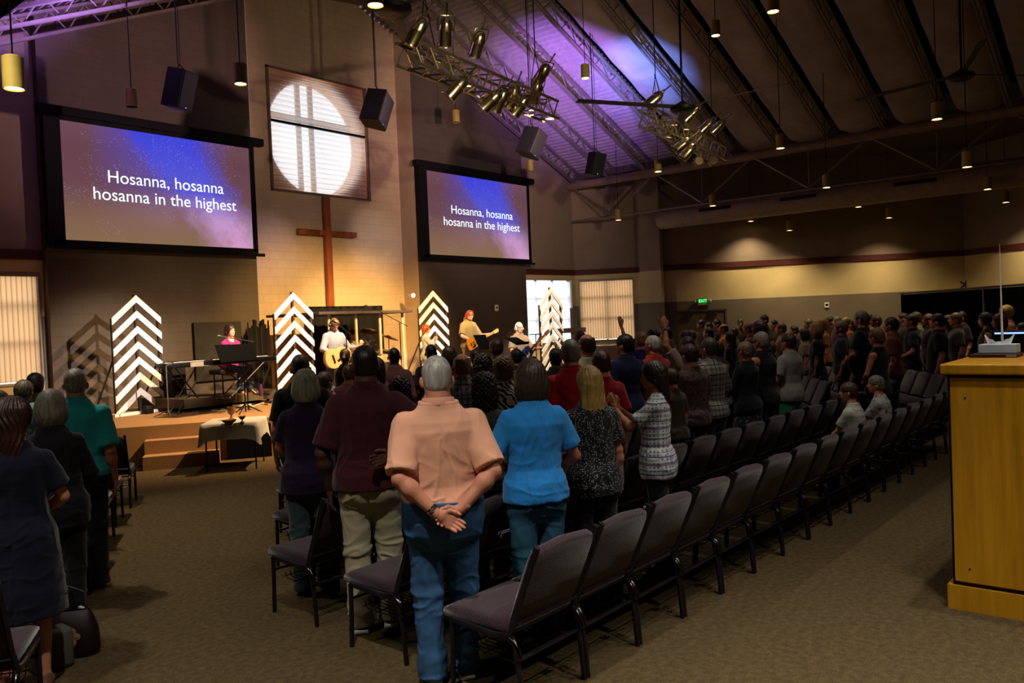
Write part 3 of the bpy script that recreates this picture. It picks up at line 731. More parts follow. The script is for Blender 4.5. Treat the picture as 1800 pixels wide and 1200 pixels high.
def shade(z0, z1, name):
    m = MB(); P = []; N_ = int((z1-z0)/.062)
    for i in range(N_*2+1): P.append((z0+(z1-z0)*i/(N_*2), TY+.055+(.018 if i % 2 else 0)))
    for (za, ya), (zb_, yb_) in zip(P, P[1:]): m.quad((wx0+.02, ya, za), (wx1-.02, ya, za), (wx1-.02, yb_, zb_), (wx0+.02, yb_, zb_))
    t = NT('pleated_shade', .9); t.color((.8, .74, .72))
    tr = t.n('ShaderNodeBsdfTransparent'); tl = t.n('ShaderNodeBsdfTranslucent'); tl.inputs[0].default_value = (.85, .8, .76, 1)
    a = t.n('ShaderNodeMixShader', i_0=.5); t.l(t.b.outputs[0], a.inputs[1]); t.l(tl.outputs[0], a.inputs[2])
    tr.inputs[0].default_value = (.66, .63, .62, 1); b = t.n('ShaderNodeMixShader'); zz = t.sep(t.tc())[2]; st_ = t.math('GREATER_THAN', t.math('FRACT', t.math('DIVIDE', zz, .124)), .5); t.l(t.math('ADD', .28, t.math('MULTIPLY', st_, .16)), b.inputs[0]); t.l(a.outputs[0], b.inputs[1]); t.l(tr.outputs[0], b.inputs[2]); t.l(b.outputs[0], t.out.inputs[0])
    m.build(name, t.m, win)
shade(wz0+.01, 6.93, 'pleated_shade'); shade(6.985, wz1-.01, 'pleated_shade')
m = MB(); m.bx(wx0, wx1, TY+.03, TY+.09, 6.93, 6.985); m.build('shade_rail', black(), win)
m = MB()
for x in (wx0, wx1): m.bx(x-.03, x+.03, TY-.05, TY+.02, wz0-.03, wz1+.03)
m.bx(wx0-.03, wx1+.03, TY-.05, TY+.02, wz1, wz1+.05); m.bx(wx0-.03, wx1+.03, TY-.05, TY+.02, wz0-.05, wz0); m.build('window_trim', plain('window_trim', '#6d5a4c', .5), win)
# ---- polygon of outer walls with colour bands
T0, T1, T2 = 2.42, 3.45, 3.63
def band_wall(name, a, b, top=6.5, win=None, top2=None):
    a, b = V((*a, 0)), V((*b, 0)); L = (b-a).length; u = (b-a)/L
    m = MB(); top2 = top2 or top
    def q(s0, s1, z0, z1, mi, z1b=None): m.m = mi; m.quad(a+u*s0+V((0, 0, z0)), a+u*s1+V((0, 0, z0)), a+u*s1+V((0, 0, z1b or z1)), a+u*s0+V((0, 0, z1)))
    if win:
        w0, w1, h0, h1 = win
        for s0, s1 in ((0, w0), (w1, L)):
            if s1-s0 > .01: q(s0, s1, 0, T0, 0); q(s0, s1, T0, T1+.02, 1)
        q(w0, w1, 0, h0, 1); q(w0, w1, h1, T1+.02, 1)
    else: q(0, L, 0, T0, 0); q(0, L, T0, T1+.02, 1)
    q(0, L, T1+.02, top, 2, top2); return struct(m.build(name, [WLOW, WTAN, WUP]))
_tn = [0]
def trim(a, b, inward):
    a, b = V((*a, 0)), V((*b, 0)); u = (b-a).normalized(); nn = V((-u.y, u.x, 0))*inward; _tn[0] += 1
    m = MB(); c = [a, b, b+nn*.04, a+nn*.04]; m.add([p+V((0, 0, T1)) for p in c]+[p+V((0, 0, T2)) for p in c], [(0, 1, 2, 3), (4, 7, 6, 5), (0, 4, 5, 1), (1, 5, 6, 2), (2, 6, 7, 3), (3, 7, 4, 0)])
    struct(m.build('trim_%d' % _tn[0], TRIMM))
_wn = [1]
def window(a, b, w0, w1, h0, h1, nv, open_, side):
    _wn[0] += 1; a, b = V((*a, 0)), V((*b, 0)); u = (b-a).normalized(); out = V((u.y, -u.x, 0))*side
    W = struct(empty('window_%d' % _wn[0], a+u*w0))
    R = Matrix((u, out, V((0, 0, 1)))).transposed(); w = w1-w0
    fm = plain('window_frame_paint', '#9a9186', .5)
    m = MB()
    def b_(x0, x1, y0, y1, z0, z1): m.box(R @ V(((x0+x1)/2, (y0+y1)/2, (z0+z1)/2)), (x1-x0, y1-y0, z1-z0), M=R)
    b_(0, w, .0, .22, h1-.02, h1+.01); b_(0, w, -.03, .22, h0-.03, h0+.01); b_(-.01, .03, 0, .22, h0, h1); b_(w-.03, w+.01, 0, .22, h0, h1)
    for i in range(nv+1): x = .02+(w-.04)*i/nv; b_(x-.03, x+.03, .14, .2, h0, h1)
    m.build('window_frame', fm, W)
    m = MB(); 
    for z in (h0+(h1-h0)*.36, h0+(h1-h0)*.70): b_(0, w, .15, .19, z-.025, z+.025)
    m.build('glazing_bars', fm, W)
    m = MB(); b_(0, w, .165, .171, h0, h1); g = NT('window_glass', .02); g.b.inputs['Transmission Weight'].default_value = 0
    tr = g.n('ShaderNodeBsdfTransparent'); gl = g.n('ShaderNodeBsdfGlossy', i_Roughness=.03); mx = g.n('ShaderNodeMixShader', i_0=.06); g.l(tr.outputs[0], mx.inputs[1]); g.l(gl.outputs[0], mx.inputs[2]); g.l(mx.outputs[0], g.out.inputs[0])
    m.build('glass', g.m, W)
    if open_:
        m = MB(); b_(.03, w-.03, .06, .063, h0+.02, h1-.06); t = NT('sheer_shade', .9); t.color((.8, .78, .76)); tl = t.n('ShaderNodeBsdfTranslucent'); tl.inputs[0].default_value = (.95, .93, .92, 1); tr = t.n('ShaderNodeBsdfTransparent'); mx = t.n('ShaderNodeMixShader', i_0=.45); t.l(tl.outputs[0], mx.inputs[1]); t.l(tr.outputs[0], mx.inputs[2]); t.l(mx.outputs[0], t.out.inputs[0]); m.build('sheer_shade', t.m, W); return
    # vertical blinds
    m = MB(); sp = .085; nn = int(w/sp)
    for i in range(nn):
        x = .05+i*sp
        if x > w-.05: break
        if open_: c, s_ = cos(radians(78)), sin(radians(78))
        else: c, s_ = cos(radians(14)), sin(radians(14))
        hw = .052
        p = [R @ V((x-hw*c, .07-hw*s_, 0)), R @ V((x, .07+.006, 0)), R @ V((x+hw*c, .07+hw*s_, 0))]
        m.add([p_+V((0, 0, h0+.03)) for p_ in p]+[p_+V((0, 0, h1-.06)) for p_ in p], [(0, 1, 4, 3), (1, 2, 5, 4)])
    t = NT('blind_fabric', .9); t.color((.52, .38, .24)); tl = t.n('ShaderNodeBsdfTranslucent'); tl.inputs[0].default_value = (.72, .43, .21, 1)
    mx = t.n('ShaderNodeMixShader', i_0=.82); t.l(t.b.outputs[0], mx.inputs[1]); t.l(tl.outputs[0], mx.inputs[2]); t.l(mx.outputs[0], t.out.inputs[0])
    m.build('vertical_blinds', t.m, W)
    m = MB(); b_(0, w, .02, .12, h1-.07, h1-.02); m.build('blind_rail', plain('rail', '#8d857a', .5), W)
C0, C1, C2, C3, C4, C5 = (19.71, 16.2), (22.35, 16.05), (23.55, 14.35), (23.9, 13.1), (28.55, 5.6), (26.4, 2.6)
band_wall('wall_window_bay_stage', C0, C1, ztop(19.71), (0.0, 2.5, 1.25, 3.30), ztop(22.35)); window(C0, C1, 0, 2.5, 1.25, 3.30, 3, True, -1)
band_wall('wall_window_bay_angled', C1, C2, 6.9, (.12, 1.95, 1.25, 3.30)); window(C1, C2, .12, 1.95, 1.25, 3.30, 2, False, -1)
band_wall('wall_pier', C2, C3, 6.9); band_wall('wall_right', C3, C4, 6.9); band_wall('wall_right_return', C4, C5, 6.9)
C6 = (22.5, -2.8); C7 = (20, -6.5)
for nm, a, b in (('wall_right_rear', C5, C6), ('wall_right_corner', C6, C7), ('wall_rear', C7, (-4.5, -6.5)), ('wall_left', (-4.5, -6.5), (-4.5, 16.2))): band_wall(nm, a, b, 11.2 if nm in ('wall_rear',) else 6.9)
for a, b in ((C0, C1), (C1, C2), (C2, C3), (C3, C4), (C4, C5), (C5, C6)): trim(a, b, -1)
D0, D1 = (-4.5, 16.2), (5.93, 16.2)
band_wall('wall_window_bay_left', D0, D1, 6.9, (6.5, 10.36, 1.22, 3.22), ztop(5.93)+.0); trim(D0, D1, -1)
window(D0, D1, 6.5, 10.36, 1.22, 3.22, 3, False, -1)
for o_ in [o for o in COL.objects if o.name.startswith('window_3')]: pass
# pier column by the windows
m = MB(); u = (V((*C3, 0))-V((*C2, 0))).normalized(); nn = V((u.y, -u.x, 0)); R = Matrix((u, nn, V((0, 0, 1)))).transposed()
for mi, z0, z1 in ((0, 0, T0), (1, T0, T1), (2, T1, 6.9)): m.m = mi; m.box(V((*C2, 0))+u*.55-nn*-.12+V((0, 0, (z0+z1)/2))+V((-.22, -.1, 0)), (.7, .35, z1-z0), M=R)
struct(m.build('wall_column', [WLOW, WTAN, WUP]))
# flat side ceilings
DARKC = plain('dark_ceiling_paint', '#4c4033', .9)
m = MB(); m.quad((22.4, -6.6, 6.75), (30, -6.6, 6.75), (30, 16.8, 6.75), (22.4, 16.8, 6.75)); struct(m.build('ceiling_right_flat', DARKC))
m = MB(); m.quad((-4.6, -6.6, 6.75), (4.4, -6.6, 6.75), (4.4, 16.8, 6.75), (-4.6, 16.8, 6.75)); struct(m.build('ceiling_left_flat', DARKC))
m = MB(); m.quad((22.4, -6.6, 6.6), (22.4, 16.8, 6.6), (22.4, 16.8, 7.2), (22.4, -6.6, 7.2)); m.quad((4.4, -6.6, 6.6), (4.4, 16.8, 6.6), (4.4, 16.8, 7.4), (4.4, -6.6, 7.4)); struct(m.build('ceiling_fascia', DARKC))
# ribbed metal deck near the stage, fabric-faced insulation beyond
FY = 11.67
def deck(x0, x1, y0, y1, name):
    m = MB(); n = int(abs(x1-x0)/.1524); pts = []
    for i in range(n):
        for f, dz in ((0, 0), (.10, .075), (.60, .075), (.70, 0)):
            x = x0+(x1-x0)*(i+f)/n; pts.append((x, zch(x)+DK+dz))
    pts.append((x1, zch(x1)+DK))
    for (xa, za), (xb, zb_) in zip(pts, pts[1:]): m.quad((xa, y0, za), (xb, y0, zb_), (xb, y1, zb_), (xa, y1, za))
    return struct(m.build(name, plain('painted_steel_deck', '#8a7f78', .45, 0, .5)))
deck(RX, 22.4, FY, 16.8, 'ceiling_deck_right'); deck(RX, 3.6, 6, 16.8, 'ceiling_deck_left')
FAB = NT('insulation_facing', .55, 0, .35); FAB.color(FAB.ramp(FAB.noise(1.2, 4), [(.3, '#84776c'), (.7, '#a0948a')])); FAB.bump(FAB.noise(3.5, 4), .6, .05)
JY = [15.7, 14.36, 12.99, 11.67, 10.2, 8.85, 7.49, 6.08, 4.7, 3.32, 1.95, .58, -.8, -2.2, -3.6, -5]
def fabric(x0, x1, ya, yb, name, nx=22):
    m = MB(); ny = 8; vs = []
    for i in range(nx+1):
        x = x0+(x1-x0)*i/nx
        for j in range(ny+1):
            f = j/ny; vs.append((x, ya+(yb-ya)*f, zch(x)+DK-.10-.17*(sin(pi*f)**.6)*(1+.25*sin(i*1.7+ya*3))+.02*sin(i*2.3+j)))
    m.add(vs, [(i*(ny+1)+j, (i+1)*(ny+1)+j, (i+1)*(ny+1)+j+1, i*(ny+1)+j+1) for i in range(nx) for j in range(ny)])
    return struct(m.build(name, FAB.m, None, True))
for a, b in zip(JY[3:], JY[4:]): fabric(RX, 22.4, b+.02, a-.22, 'ceiling_fabric_right')
m = MB(); m.quad((RX, -6.6, RZ+DK+.3), (22.4, -6.6, zch(22.4)+DK+.3), (22.4, FY+1, zch(22.4)+DK+.3), (RX, FY+1, RZ+DK+.3)); struct(m.build('ceiling_shaded_deck', plain('deck_painted_shade', '#1a1412', .9)))  # shade above the fabric gaps is put into this near-black colour
m = MB(); m.quad((RX, -6.6, RZ+DK), (3.6, -6.6, zch(3.6)+DK), (3.6, 6, zch(3.6)+DK), (RX, 6, RZ+DK)); m.quad((RX, -6.6, RZ+DK), (22.4, -6.6, zch(22.4)+DK), (22.4, -5, zch(22.4)+DK), (RX, -5, RZ+DK)); struct(m.build('ceiling_rear', FAB.m))
# open web joists
JM = plain('joist_paint', '#6f6258', .45, .2, .5)
def joist(x0, x1, y, nweb=14, top=.42):
    m = MB(); A = V((x0, y, zch(x0)+.02)); B = V((x1, y, zch(x1)+.02)); M = Matrix.Rotation(atan2(-(B.z-A.z), B.x-A.x), 3, 'Y')
    L = (B-A).length; c = (A+B)/2
    for dy in (-.035, .035): m.box(c+V((0, dy, 0)), (L, .05, .05), M=M)
    m.box(c+V((0, 0, top)), (L, .10, .05), M=M)
    for i in range(nweb):
        p = A.lerp(B, i/nweb); q_ = A.lerp(B, (i+.5)/nweb)+V((0, 0, top)); r_ = A.lerp(B, (i+1)/nweb); m.tube([p, q_], .014, 5); m.tube([q_, r_], .014, 5)
    o = m.build('roof_joist', JM)
    side = 'right' if x1 > RX else 'left'
    return tag(o, 'open web steel joist spanning the %s slope of the roof' % ('right' if side == 'right' else 'left'), 'joist', 'steel joists under the %s roof slope' % side)
j0 = joist(RX, 22.3, 0)
for i, y in enumerate(JY):
    o = j0 if i == 0 else j0.copy()
    if i: COL.objects.link(o)
    o.location.y = y
j1 = joist(3.9, RX, 0)
for i, y in enumerate(JY[:7]):
    o = j1 if i == 0 else j1.copy()
    if i: COL.objects.link(o)
    o.location.y = y
# eave truss and ducts on the right
EV = empty('eave_truss', (22.16, 5, 6.4), 0, 'long round-pipe truss along the low edge of the right roof slope', 'truss')
def child(mb, name, mat, e, smooth=True):
    o = mb.build(name, mat, None, smooth); o.parent = e; o.matrix_parent_inverse = Matrix.Identity(4)
    off = V(e.location)
    if e.rotation_euler.z == 0: o.data.transform(Matrix.Translation(-off))
    return o
m = MB(); m.tube([(22.16, -2.4, 6.38), (22.16, 15.98, 6.38)], .13, 12); child(m, 'top_chord', plain('truss_paint', '#7a6552', .5), EV)
m = MB(); m.tube([(22.16, -2.4, 5.22), (22.16, 15.98, 5.22)], .035, 8); child(m, 'bottom_chord', JM, EV)
m = MB(); nP = 5
for i in range(nP):
    y0 = 15.9-i*3.15; m.tube([(22.16, y0, 6.35), (22.16, y0-1.57, 5.25)], .035, 6); m.tube([(22.16, y0-1.57, 5.25), (22.16, y0-3.15, 6.35)], .035, 6); m.tube([(22.16, y0-1.57, 5.25), (22.16, y0-1.57, 6.35)], .018, 6)
child(m, 'web_bracing', JM, EV)
m = MB(); m.tube([(22.85, 13.0, 5.0), (22.85, -1.6, 5.0)], .30, 24); m.tube([(22.85, 13.03, 5.0), (22.85, 13.0, 5.0)], [.27, .31], 24)
du = m.build('air_duct', plain('duct_paint', '#8b7660', .5), None, True); tag(du, 'large round air duct running under the eave truss', 'duct')
for yj in (11, 8.5, 5.5, 2.5): 
    m = MB(); m.bx(22.52, 22.56, yj-.5, yj+.5, 5.05, 5.14); c_ = m.build('vent_grille', black(), du)
m = MB(); m.tube([(24.3, 12.0, 5.4), (24.3, .4, 5.4)], .22, 20); tag(m.build('air_duct', plain('duct_paint', '#8b7660', .5), None, True), 'slimmer round air duct beyond the large one, nearer the far wall', 'duct')
# ---- stage
STG = [(3.2, 14.05), (5.48, 12.6), (7.31, 11.45), (8.2, 10.9), (16.6, 10.9), (19.4, 12.6), (19.68, 13.3)]
SH = .6
m = MB(); top = [V((x, y, SH)) for x, y in STG]+[V((x, y, SH)) for x, y in ((19.68, 15.98), (15.17, 15.98), (15.13, 16.57), (10.27, 16.57), (10.27, 15.98), (5.94, 15.98), (5.91, 16.16), (3.2, 16.16))]; n = len(top)
m.add(top, [tuple(range(n))])
vs = [V((x, y, 0)) for x, y in STG]+[V((x, y, SH)) for x, y in STG]; k = len(STG)
m.add(vs, [(i, i+1, i+1+k, i+k) for i in range(k-1)]+[(0, k, k, 0)][:0])
stc = NT('stage_carpet', .95, 0, .05); stc.color(stc.ramp(stc.noise(150, 4, rough=.8), [(.35, '#7a5c3c'), (.65, '#b08a5e')])); stc.bump(stc.noise(200, 2), .4, .004)
tag(m.build('stage', stc.m), 'raised carpeted stage platform at the front of the hall', 'stage')
u = V((.848, -.530, 0)); nn = V((-.530, -.848, 0))
def stepblk(s0, s1, d, z0, z1, name, mat, par=None):
    m = MB(); a = V((5.75, 12.42, 0)); p = [a+u*s0, a+u*s1, a+u*s1+nn*d, a+u*s0+nn*d]
    m.add([q_+V((0, 0, z0)) for q_ in p]+[q_+V((0, 0, z1)) for q_ in p], [(0, 1, 2, 3), (4, 7, 6, 5), (0, 4, 5, 1), (1, 5, 6, 2), (2, 6, 7, 3), (3, 7, 4, 0)])
    o = m.build(name, mat, par); return o
st = empty('stage_steps', (0, 0, 0), 0, 'carpeted steps up to the stage behind the white-clothed table', 'steps')
stepblk(.12, 1.18, .55, 0, .2, 'step', stc.m, st); stepblk(.12, 1.18, .27, .2, .4, 'step', stc.m, st)
tag(stepblk(1.28, 1.95, .16, .0, .52, 'subwoofer', plain('matte_black', '#060606', .9, 0, .1)), 'black speaker box set against the stage front right of the steps', 'speaker')
# baseboard & stage-side details
# pipe and drape at the right
DA, DB = at(1584, 540, 21.6), at(1800, 531, 16.4); DA.z = DB.z = 0
dd = DB-DA; DB2 = DA+dd*1.5
cur = empty('black_curtain_partition', tuple(DA), 0, 'long black curtain hung on a pipe frame along the right side of the hall', 'curtain')
m = MB(); n = 260; vs = []
for i in range(n+1):
    p = (DB2-DA)*(i/n); nrm = V((-dd.y, dd.x, 0)).normalized()*(.05*sin(i*.9)+.02*sin(i*2.3)); vs += [p+nrm+V((0, 0, .03)), p+nrm*.8+V((0, 0, 2.26))]
m.add(vs, [(2*i, 2*i+2, 2*i+3, 2*i+1) for i in range(n)]); m.build('drape', plain('black_drape', '#07070a', .95, 0, .05), cur, True)
m = MB(); m.tube([V((0, 0, 2.3)), (DB2-DA)+V((0, 0, 2.3))], .022, 8); m.build('top_pipe', metal('#6a6258', .4), cur, True)
for f in (0, .25, .5, .75, 1):
    m = MB(); p = (DB2-DA)*f+(V((-.08, -.06, 0)) if f == 0 else V((.09, .07, 0))); m.tube([p, p+V((0, 0, 2.32))], .022, 8); m.build('upright_pole', plain('pole', '#7c7466', .5), cur, True)
# exit door, exit sign, wall plates
def wallframe(px, py, A=C3, B=C4):
    a = V((*A, 0)); u = (V((*B, 0))-a).normalized(); n_ = V((u.y, -u.x, 0)); r = ray(px, py); r_ = r; t = (a-CPOS).dot(n_)/r_.dot(n_); p = CPOS+r_*t
    if n_.dot(CPOS-p) < 0: n_ = -n_
    return p, u, n_
p, u_, n_ = wallframe(1231, 556)
R = Matrix((u_, n_, V((0, 0, 1)))).transposed(); b0 = V((p.x, p.y, 0))
D_ = struct(empty('door_1', b0))
for i, a in enumerate((-.385, .385)):
    m = MB(); m.box(R @ V((a, .03, 1.03)), (.75, .05, 2.06), M=R); lf = m.build('door_leaf', plain('door_paint', '#5a4b39', .5), D_)
    m = MB(); m.box(R @ V((a*.25, .07, 1.0)), (.35, .05, .06), M=R); m.build('push_bar', metal('#4a463f', .4), lf)
    m = MB(); m.box(R @ V((a, .08, 2.0)), (.3, .06, .06), M=R); m.build('door_closer', metal('#6a6357', .4), lf)
m = MB(); m.box(R @ V((-.80, .03, 1.06)), (.06, .09, 2.12), M=R); m.box(R @ V((.80, .03, 1.06)), (.06, .09, 2.12), M=R); m.box(R @ V((0, .03, 2.10)), (1.66, .09, .06), M=R)
m.build('door_frame', plain('door_frame', '#4a4138', .5), D_)
def text(s, size, mat, ext=.002, name='lettering', parent=None, M=None, align='CENTER', sx=1.):
    c = bpy.data.curves.new(name, 'FONT'); c.body = s; c.size = size; c.extrude = ext; c.align_x = align; c.align_y = 'CENTER'; c.space_line = 1.0
    o = bpy.data.objects.new(name, c); COL.objects.link(o); dg = bpy.context.evaluated_depsgraph_get()
    me = bpy.data.meshes.new_from_object(o.evaluated_get(dg)); bpy.data.objects.remove(o); bpy.data.curves.remove(c)
    me.name = name; me.materials.clear(); me.materials.append(mat); o = bpy.data.objects.new(name, me); COL.objects.link(o)
    me.transform(Matrix.Diagonal((sx, 1, 1, 1)))
    if M is not None: me.transform(M)
    if parent: o.parent = parent
    return o
p, u_, n_ = wallframe(1235, 530); R = Matrix((-u_ if u_.dot(CR) < 0 else u_, V((0, 0, 1)), n_)).transposed()
E = empty('exit_sign', tuple(p), 0, 'small green glowing EXIT sign above the double doors', 'exit sign')
m = MB(); m.rbox(n_*.04, (.34, .24, .07), .012, M=R); m.build('housing', plain('sign_housing', '#9b907c', .5), E)
m = MB(); m.box(n_*.077+V((0, 0, .02)), (.27, .15, .004), M=R); m.build('lit_panel', glow('sign_panel', (.004, .05, .008), 1), E)
text('EXIT', .13, glow('sign_green', (.05, 1, .12), 1.6), .002, 'lettering', E, Matrix.Translation(n_*.084+V((0, 0, .02))) @ R.to_4x4(), sx=1.0)
for sgn in (-1, 1):
    m = MB(); c = (u_*sgn*.24)+n_*.08+V((0, 0, .03)); m.lathe(c, [(.0, -.05), (.045, -.03), (.05, .02)], 12, M=Matrix.Rotation(radians(90), 3, 'X')); m.build('emergency_lamp', plain('lamp_grey', '#b8ad98', .4), E, True)
def plate(px, py, A, B, w_, h_, label, extra=None, c='#cfc7b4'):
    p, u2, n2 = wallframe(px, py, A, B); R2 = Matrix((u2, n2, V((0, 0, 1)))).transposed()
    e = empty('wall_thermostat' if not extra else extra, tuple(p), 0, label, 'wall device'); m = MB(); m.rbox(n2*.02, (w_, .035, h_), .008, M=R2); m.build('cover', plain('plate', c, .5), e)
    m = MB(); m.box(n2*.041+V((0, 0, .01)), (w_*.55, .006, h_*.3), M=R2); m.build('display', black(), e)
plate(1453, 536, C3, C4, .14, .17, 'small pale thermostat on the far wall left of the black curtain')
plate(872, 541, (15.15, 16), (19.71, 16), .14, .18, 'small white switch plate on the dark wall between the two guitar players', 'wall_switch', '#e8dcc0')
m = MB(); p, u2, n2 = wallframe(1696, 500)
for a_ in range(5):
    an = a_*2*pi/5; R3 = Matrix((u2, n2, V((0, 0, 1)))).transposed(); m.box(p+n2*.03+(u2*cos(an)+V((0, 0, 1))*sin(an))*.09, (.16, .02, .035), M=R3 @ Matrix.Rotation(-an, 3, 'Y'))
tag(m.build('wall_ornament', plain('iron', '#3b2417', .6)), 'small dark star-shaped wall ornament above the black curtain', 'wall ornament')
# ------------------------------------------------------------------ projection screens
def screen_mat(seed):
    t = NT('projected_image', .9); t.color((0, 0, 0))
    tc = t.tc(kind='Generated'); sx, sy, sz = t.sep(tc)
    nz = t.noise(3.2, 6, rough=.6); n2 = t.noise(7, 6)
    wob = t.math('MULTIPLY', t.math('SUBTRACT', nz, .5), .45)
    base = t.ramp(sz, [(0, (.22, .13, .07)), (.18, (.20, .11, .07)), (.5, (.13, .055, .07)), (.8, (.12, .05, .065)), (1, (.14, .06, .085))])
    # diagonal nebula band from top centre to the lower right corner
    s = t.math('ADD', t.math('SUBTRACT', sx, .50), t.math('MULTIPLY', t.math('SUBTRACT', sz, 1.), .44))
    s = t.math('ADD', s, t.math('MULTIPLY', wob, .35))
    band = t.math('SUBTRACT', 1., t.math('MULTIPLY', t.math('ABSOLUTE', s), 4.0)); band = t.math('MAXIMUM', band, 0.)
    band = t.math('MULTIPLY', band, t.math('ADD', .55, n2))
    up = t.math('POWER', t.math('MAXIMUM', sz, 0.), 1.4)
    col = t.ramp(sz, [(0, (.62, .30, .52)), (.25, (.50, .28, .55)), (.5, (.09, .09, .62)), (1, (.035, .05, .66))])
    hz = t.math('MULTIPLY', t.math('MAXIMUM', t.math('SUBTRACT', 1., t.math('MULTIPLY', t.math('ABSOLUTE', t.math('SUBTRACT', sx, .5)), 2.6)), 0.), up)
    f = t.math('MINIMUM', t.math('ADD', band, t.math('MULTIPLY', hz, .9)), .95)
    img = t.mix(f, base, col)
    v = t.n('ShaderNodeTexVoronoi', i_Scale=85); t.l(tc, v.inputs['Vector']); 
    cl = t.math('GREATER_THAN', t.math('ADD', t.noise(4.2, 3, tc), t.math('MULTIPLY', band, .12)), .54)
    st = t.math('MULTIPLY', t.math('LESS_THAN', v.outputs['Distance'], .16), cl)
    img = t.mix(t.math('MULTIPLY', st, .6), img, (.62, .48, .95)); t.emit(img, .42); return t.m
TXT = glow('lyric_white', (.86, .98, 1), .48)
def screen(x0, x1, z0, z1, label, capx):
    y = 15.82; e = empty('projection_screen', ((x0+x1)/2, y, (z0+z1)/2), 0, label, 'screen'); cx_, cz_ = (x0+x1)/2, (z0+z1)/2; w_, h_ = x1-x0, z1-z0
    bm = black(.8); m = MB(); t_ = .12
    m.bx(-w_/2-.28, -w_/2, -.02, .16, -h_/2-.08, h_/2+.1); m.bx(w_/2, w_/2+t_, -.02, .0, -h_/2-.06, h_/2); m.bx(-w_/2-.2, w_/2+t_, -.02, .0, -h_/2-.10, -h_/2); m.bx(-w_/2, w_/2+t_, -.02, 0, h_/2, h_/2+.1)
    m.build('border', bm, e)
    m = MB(); m.rbox((0, .04, h_/2+.17), (w_+.75, .2, .17), .03); m.build('roller_housing', bm, e)
    m = MB(); m.tube([(-w_/2-.35, 0, -h_/2-.13), (w_/2+.28, 0, -h_/2-.13)], .035, 8); m.build('bottom_bar', bm, e)
    m = MB(); m.quad((-w_/2, -.012, -h_/2), (w_/2, -.012, -h_/2), (w_/2, -.012, h_/2), (-w_/2, -.012, h_/2)); s_ = m.build('projected_image', SCM, e)
    T = Matrix.Translation((.07, -.022, -.03)) @ Matrix.Rotation(radians(90), 4, 'X')
    for ln, dz in (('Hosanna, hosanna', .17), ('hosanna in the highest', -.17)):
        text(ln, .335, TXT, .001, 'lyric_line', e, Matrix.Translation((0, 0, dz)) @ T, sx=1.0*w_/3.9)
SCM = screen_mat(1)
screen(6.20, 10.06, 3.80, 5.98, 'large left projection screen with white song lyrics over a purple starfield', 1)
screen(15.42, 19.66, 3.88, 6.13, 'right projection screen beyond the column with the same white lyrics', 1)
# ---- wooden wall cross
cr = empty('wall_cross', (12.58, 16.48, 0), 0, 'tall plain wooden cross mounted on the lit cream wall below the round window', 'cross')
wd = NT('cross_wood', .5); wd.color(wd.ramp(wd.noise(3, 5, wd.tc((3, 3, .4))), [(.3, '#5d2c14'), (.7, '#96512a')]))
m = MB(); m.rbox((0, 0, 3.70), (.17, .12, 3.1), .012); m.build('upright', wd.m, cr)
m = MB(); m.rbox((0, -.01, 4.35), (1.75, .11, .13), .012); m.build('crossbar', wd.m, cr)
# ------------------------------------------------------------------ pendant cans
CANB = plain('can_paint', '#8f7a30', .5, 0, .4)
def can_proto():
    e = empty('pendant_can_light', (0, 0, 0)); m = MB(); m.lathe((0, 0, 0), [(.088, 0), (.095, 0), (.095, .30), (.07, .315), (0, .315)], 20, cap=False); m.lathe((0, 0, 0), [(.088, .0), (.082, .05), (.0, .07)], 20, cap=False); m.build('housing', CANB, e, True, radians(30))
    m = MB(); m.lathe((0, 0, .012), [(0, 0), (.078, 0)], 20); m.build('lamp', glow('can_lamp', (1, .74, .34), 9), e)
    return e
CANS = [(25, 157, 35, 1), (423, 148, 22, 1), (660, 10, 30, 1), (1029, 138, 15, 1), (1258, 63, 16, 1), (1157, 302, 13, 1), (1647, 210, 18, 1), (1372, 261, 15, 1), (1700, 294, 17, 1), (1453, 330, 14, 1), (1253, 362, 12, 1), (1087, 387, 11, 1),
        (1320, 389, 10.6, 1), (1736, 333, 14, 1), (1509, 364, 11.4, 1), (1768, 356, 12, 1), (1563, 383, 11, 1), (1388, 405, 10.8, 1), (1605, 401, 10.6, 1), (1790, 380, 11.5, 1), (232, 188, 19, 0), (802, 215, 13, 0), (933, 301, 12, 0)]
CANL = ['big lit pendant can at the far upper left corner', 'lit pendant can between the left screen and the round window', 'brightest pendant can at the top beside the fan blade', 'lit can hanging in front of the blue-washed roof', 'glaring lit can high on the brown roof slope above the second truss',
 'lit can just left below the second lighting truss', 'large lit can hanging at the right above the eave pipe', 'lit can right of the second lighting truss touching the eave pipe', 'lit can below and right of the large one by the eave pipe', 'lit can hanging in the middle of the eave truss bracing', 'lit can in front of the duct below the second truss',
 'lit can over the right window, left of the duct end', 'small lit can under the duct to the right of the one before it', 'lit can near the right edge under the big duct', 'tiny lit can under the duct centre', 'lit can at the right edge, second in its trio', 'tiny lit can over the far wall', 'small lit can making a bright pool on the far wall',
 'tiny lit can over the black curtain end', 'lowest lit can at the right edge', 'unlit can hanging above the left projection screen', 'unlit can hanging below the first lighting truss', 'unlit can under the right-hand black hanging speaker']
can0 = can_proto()
canpos = []
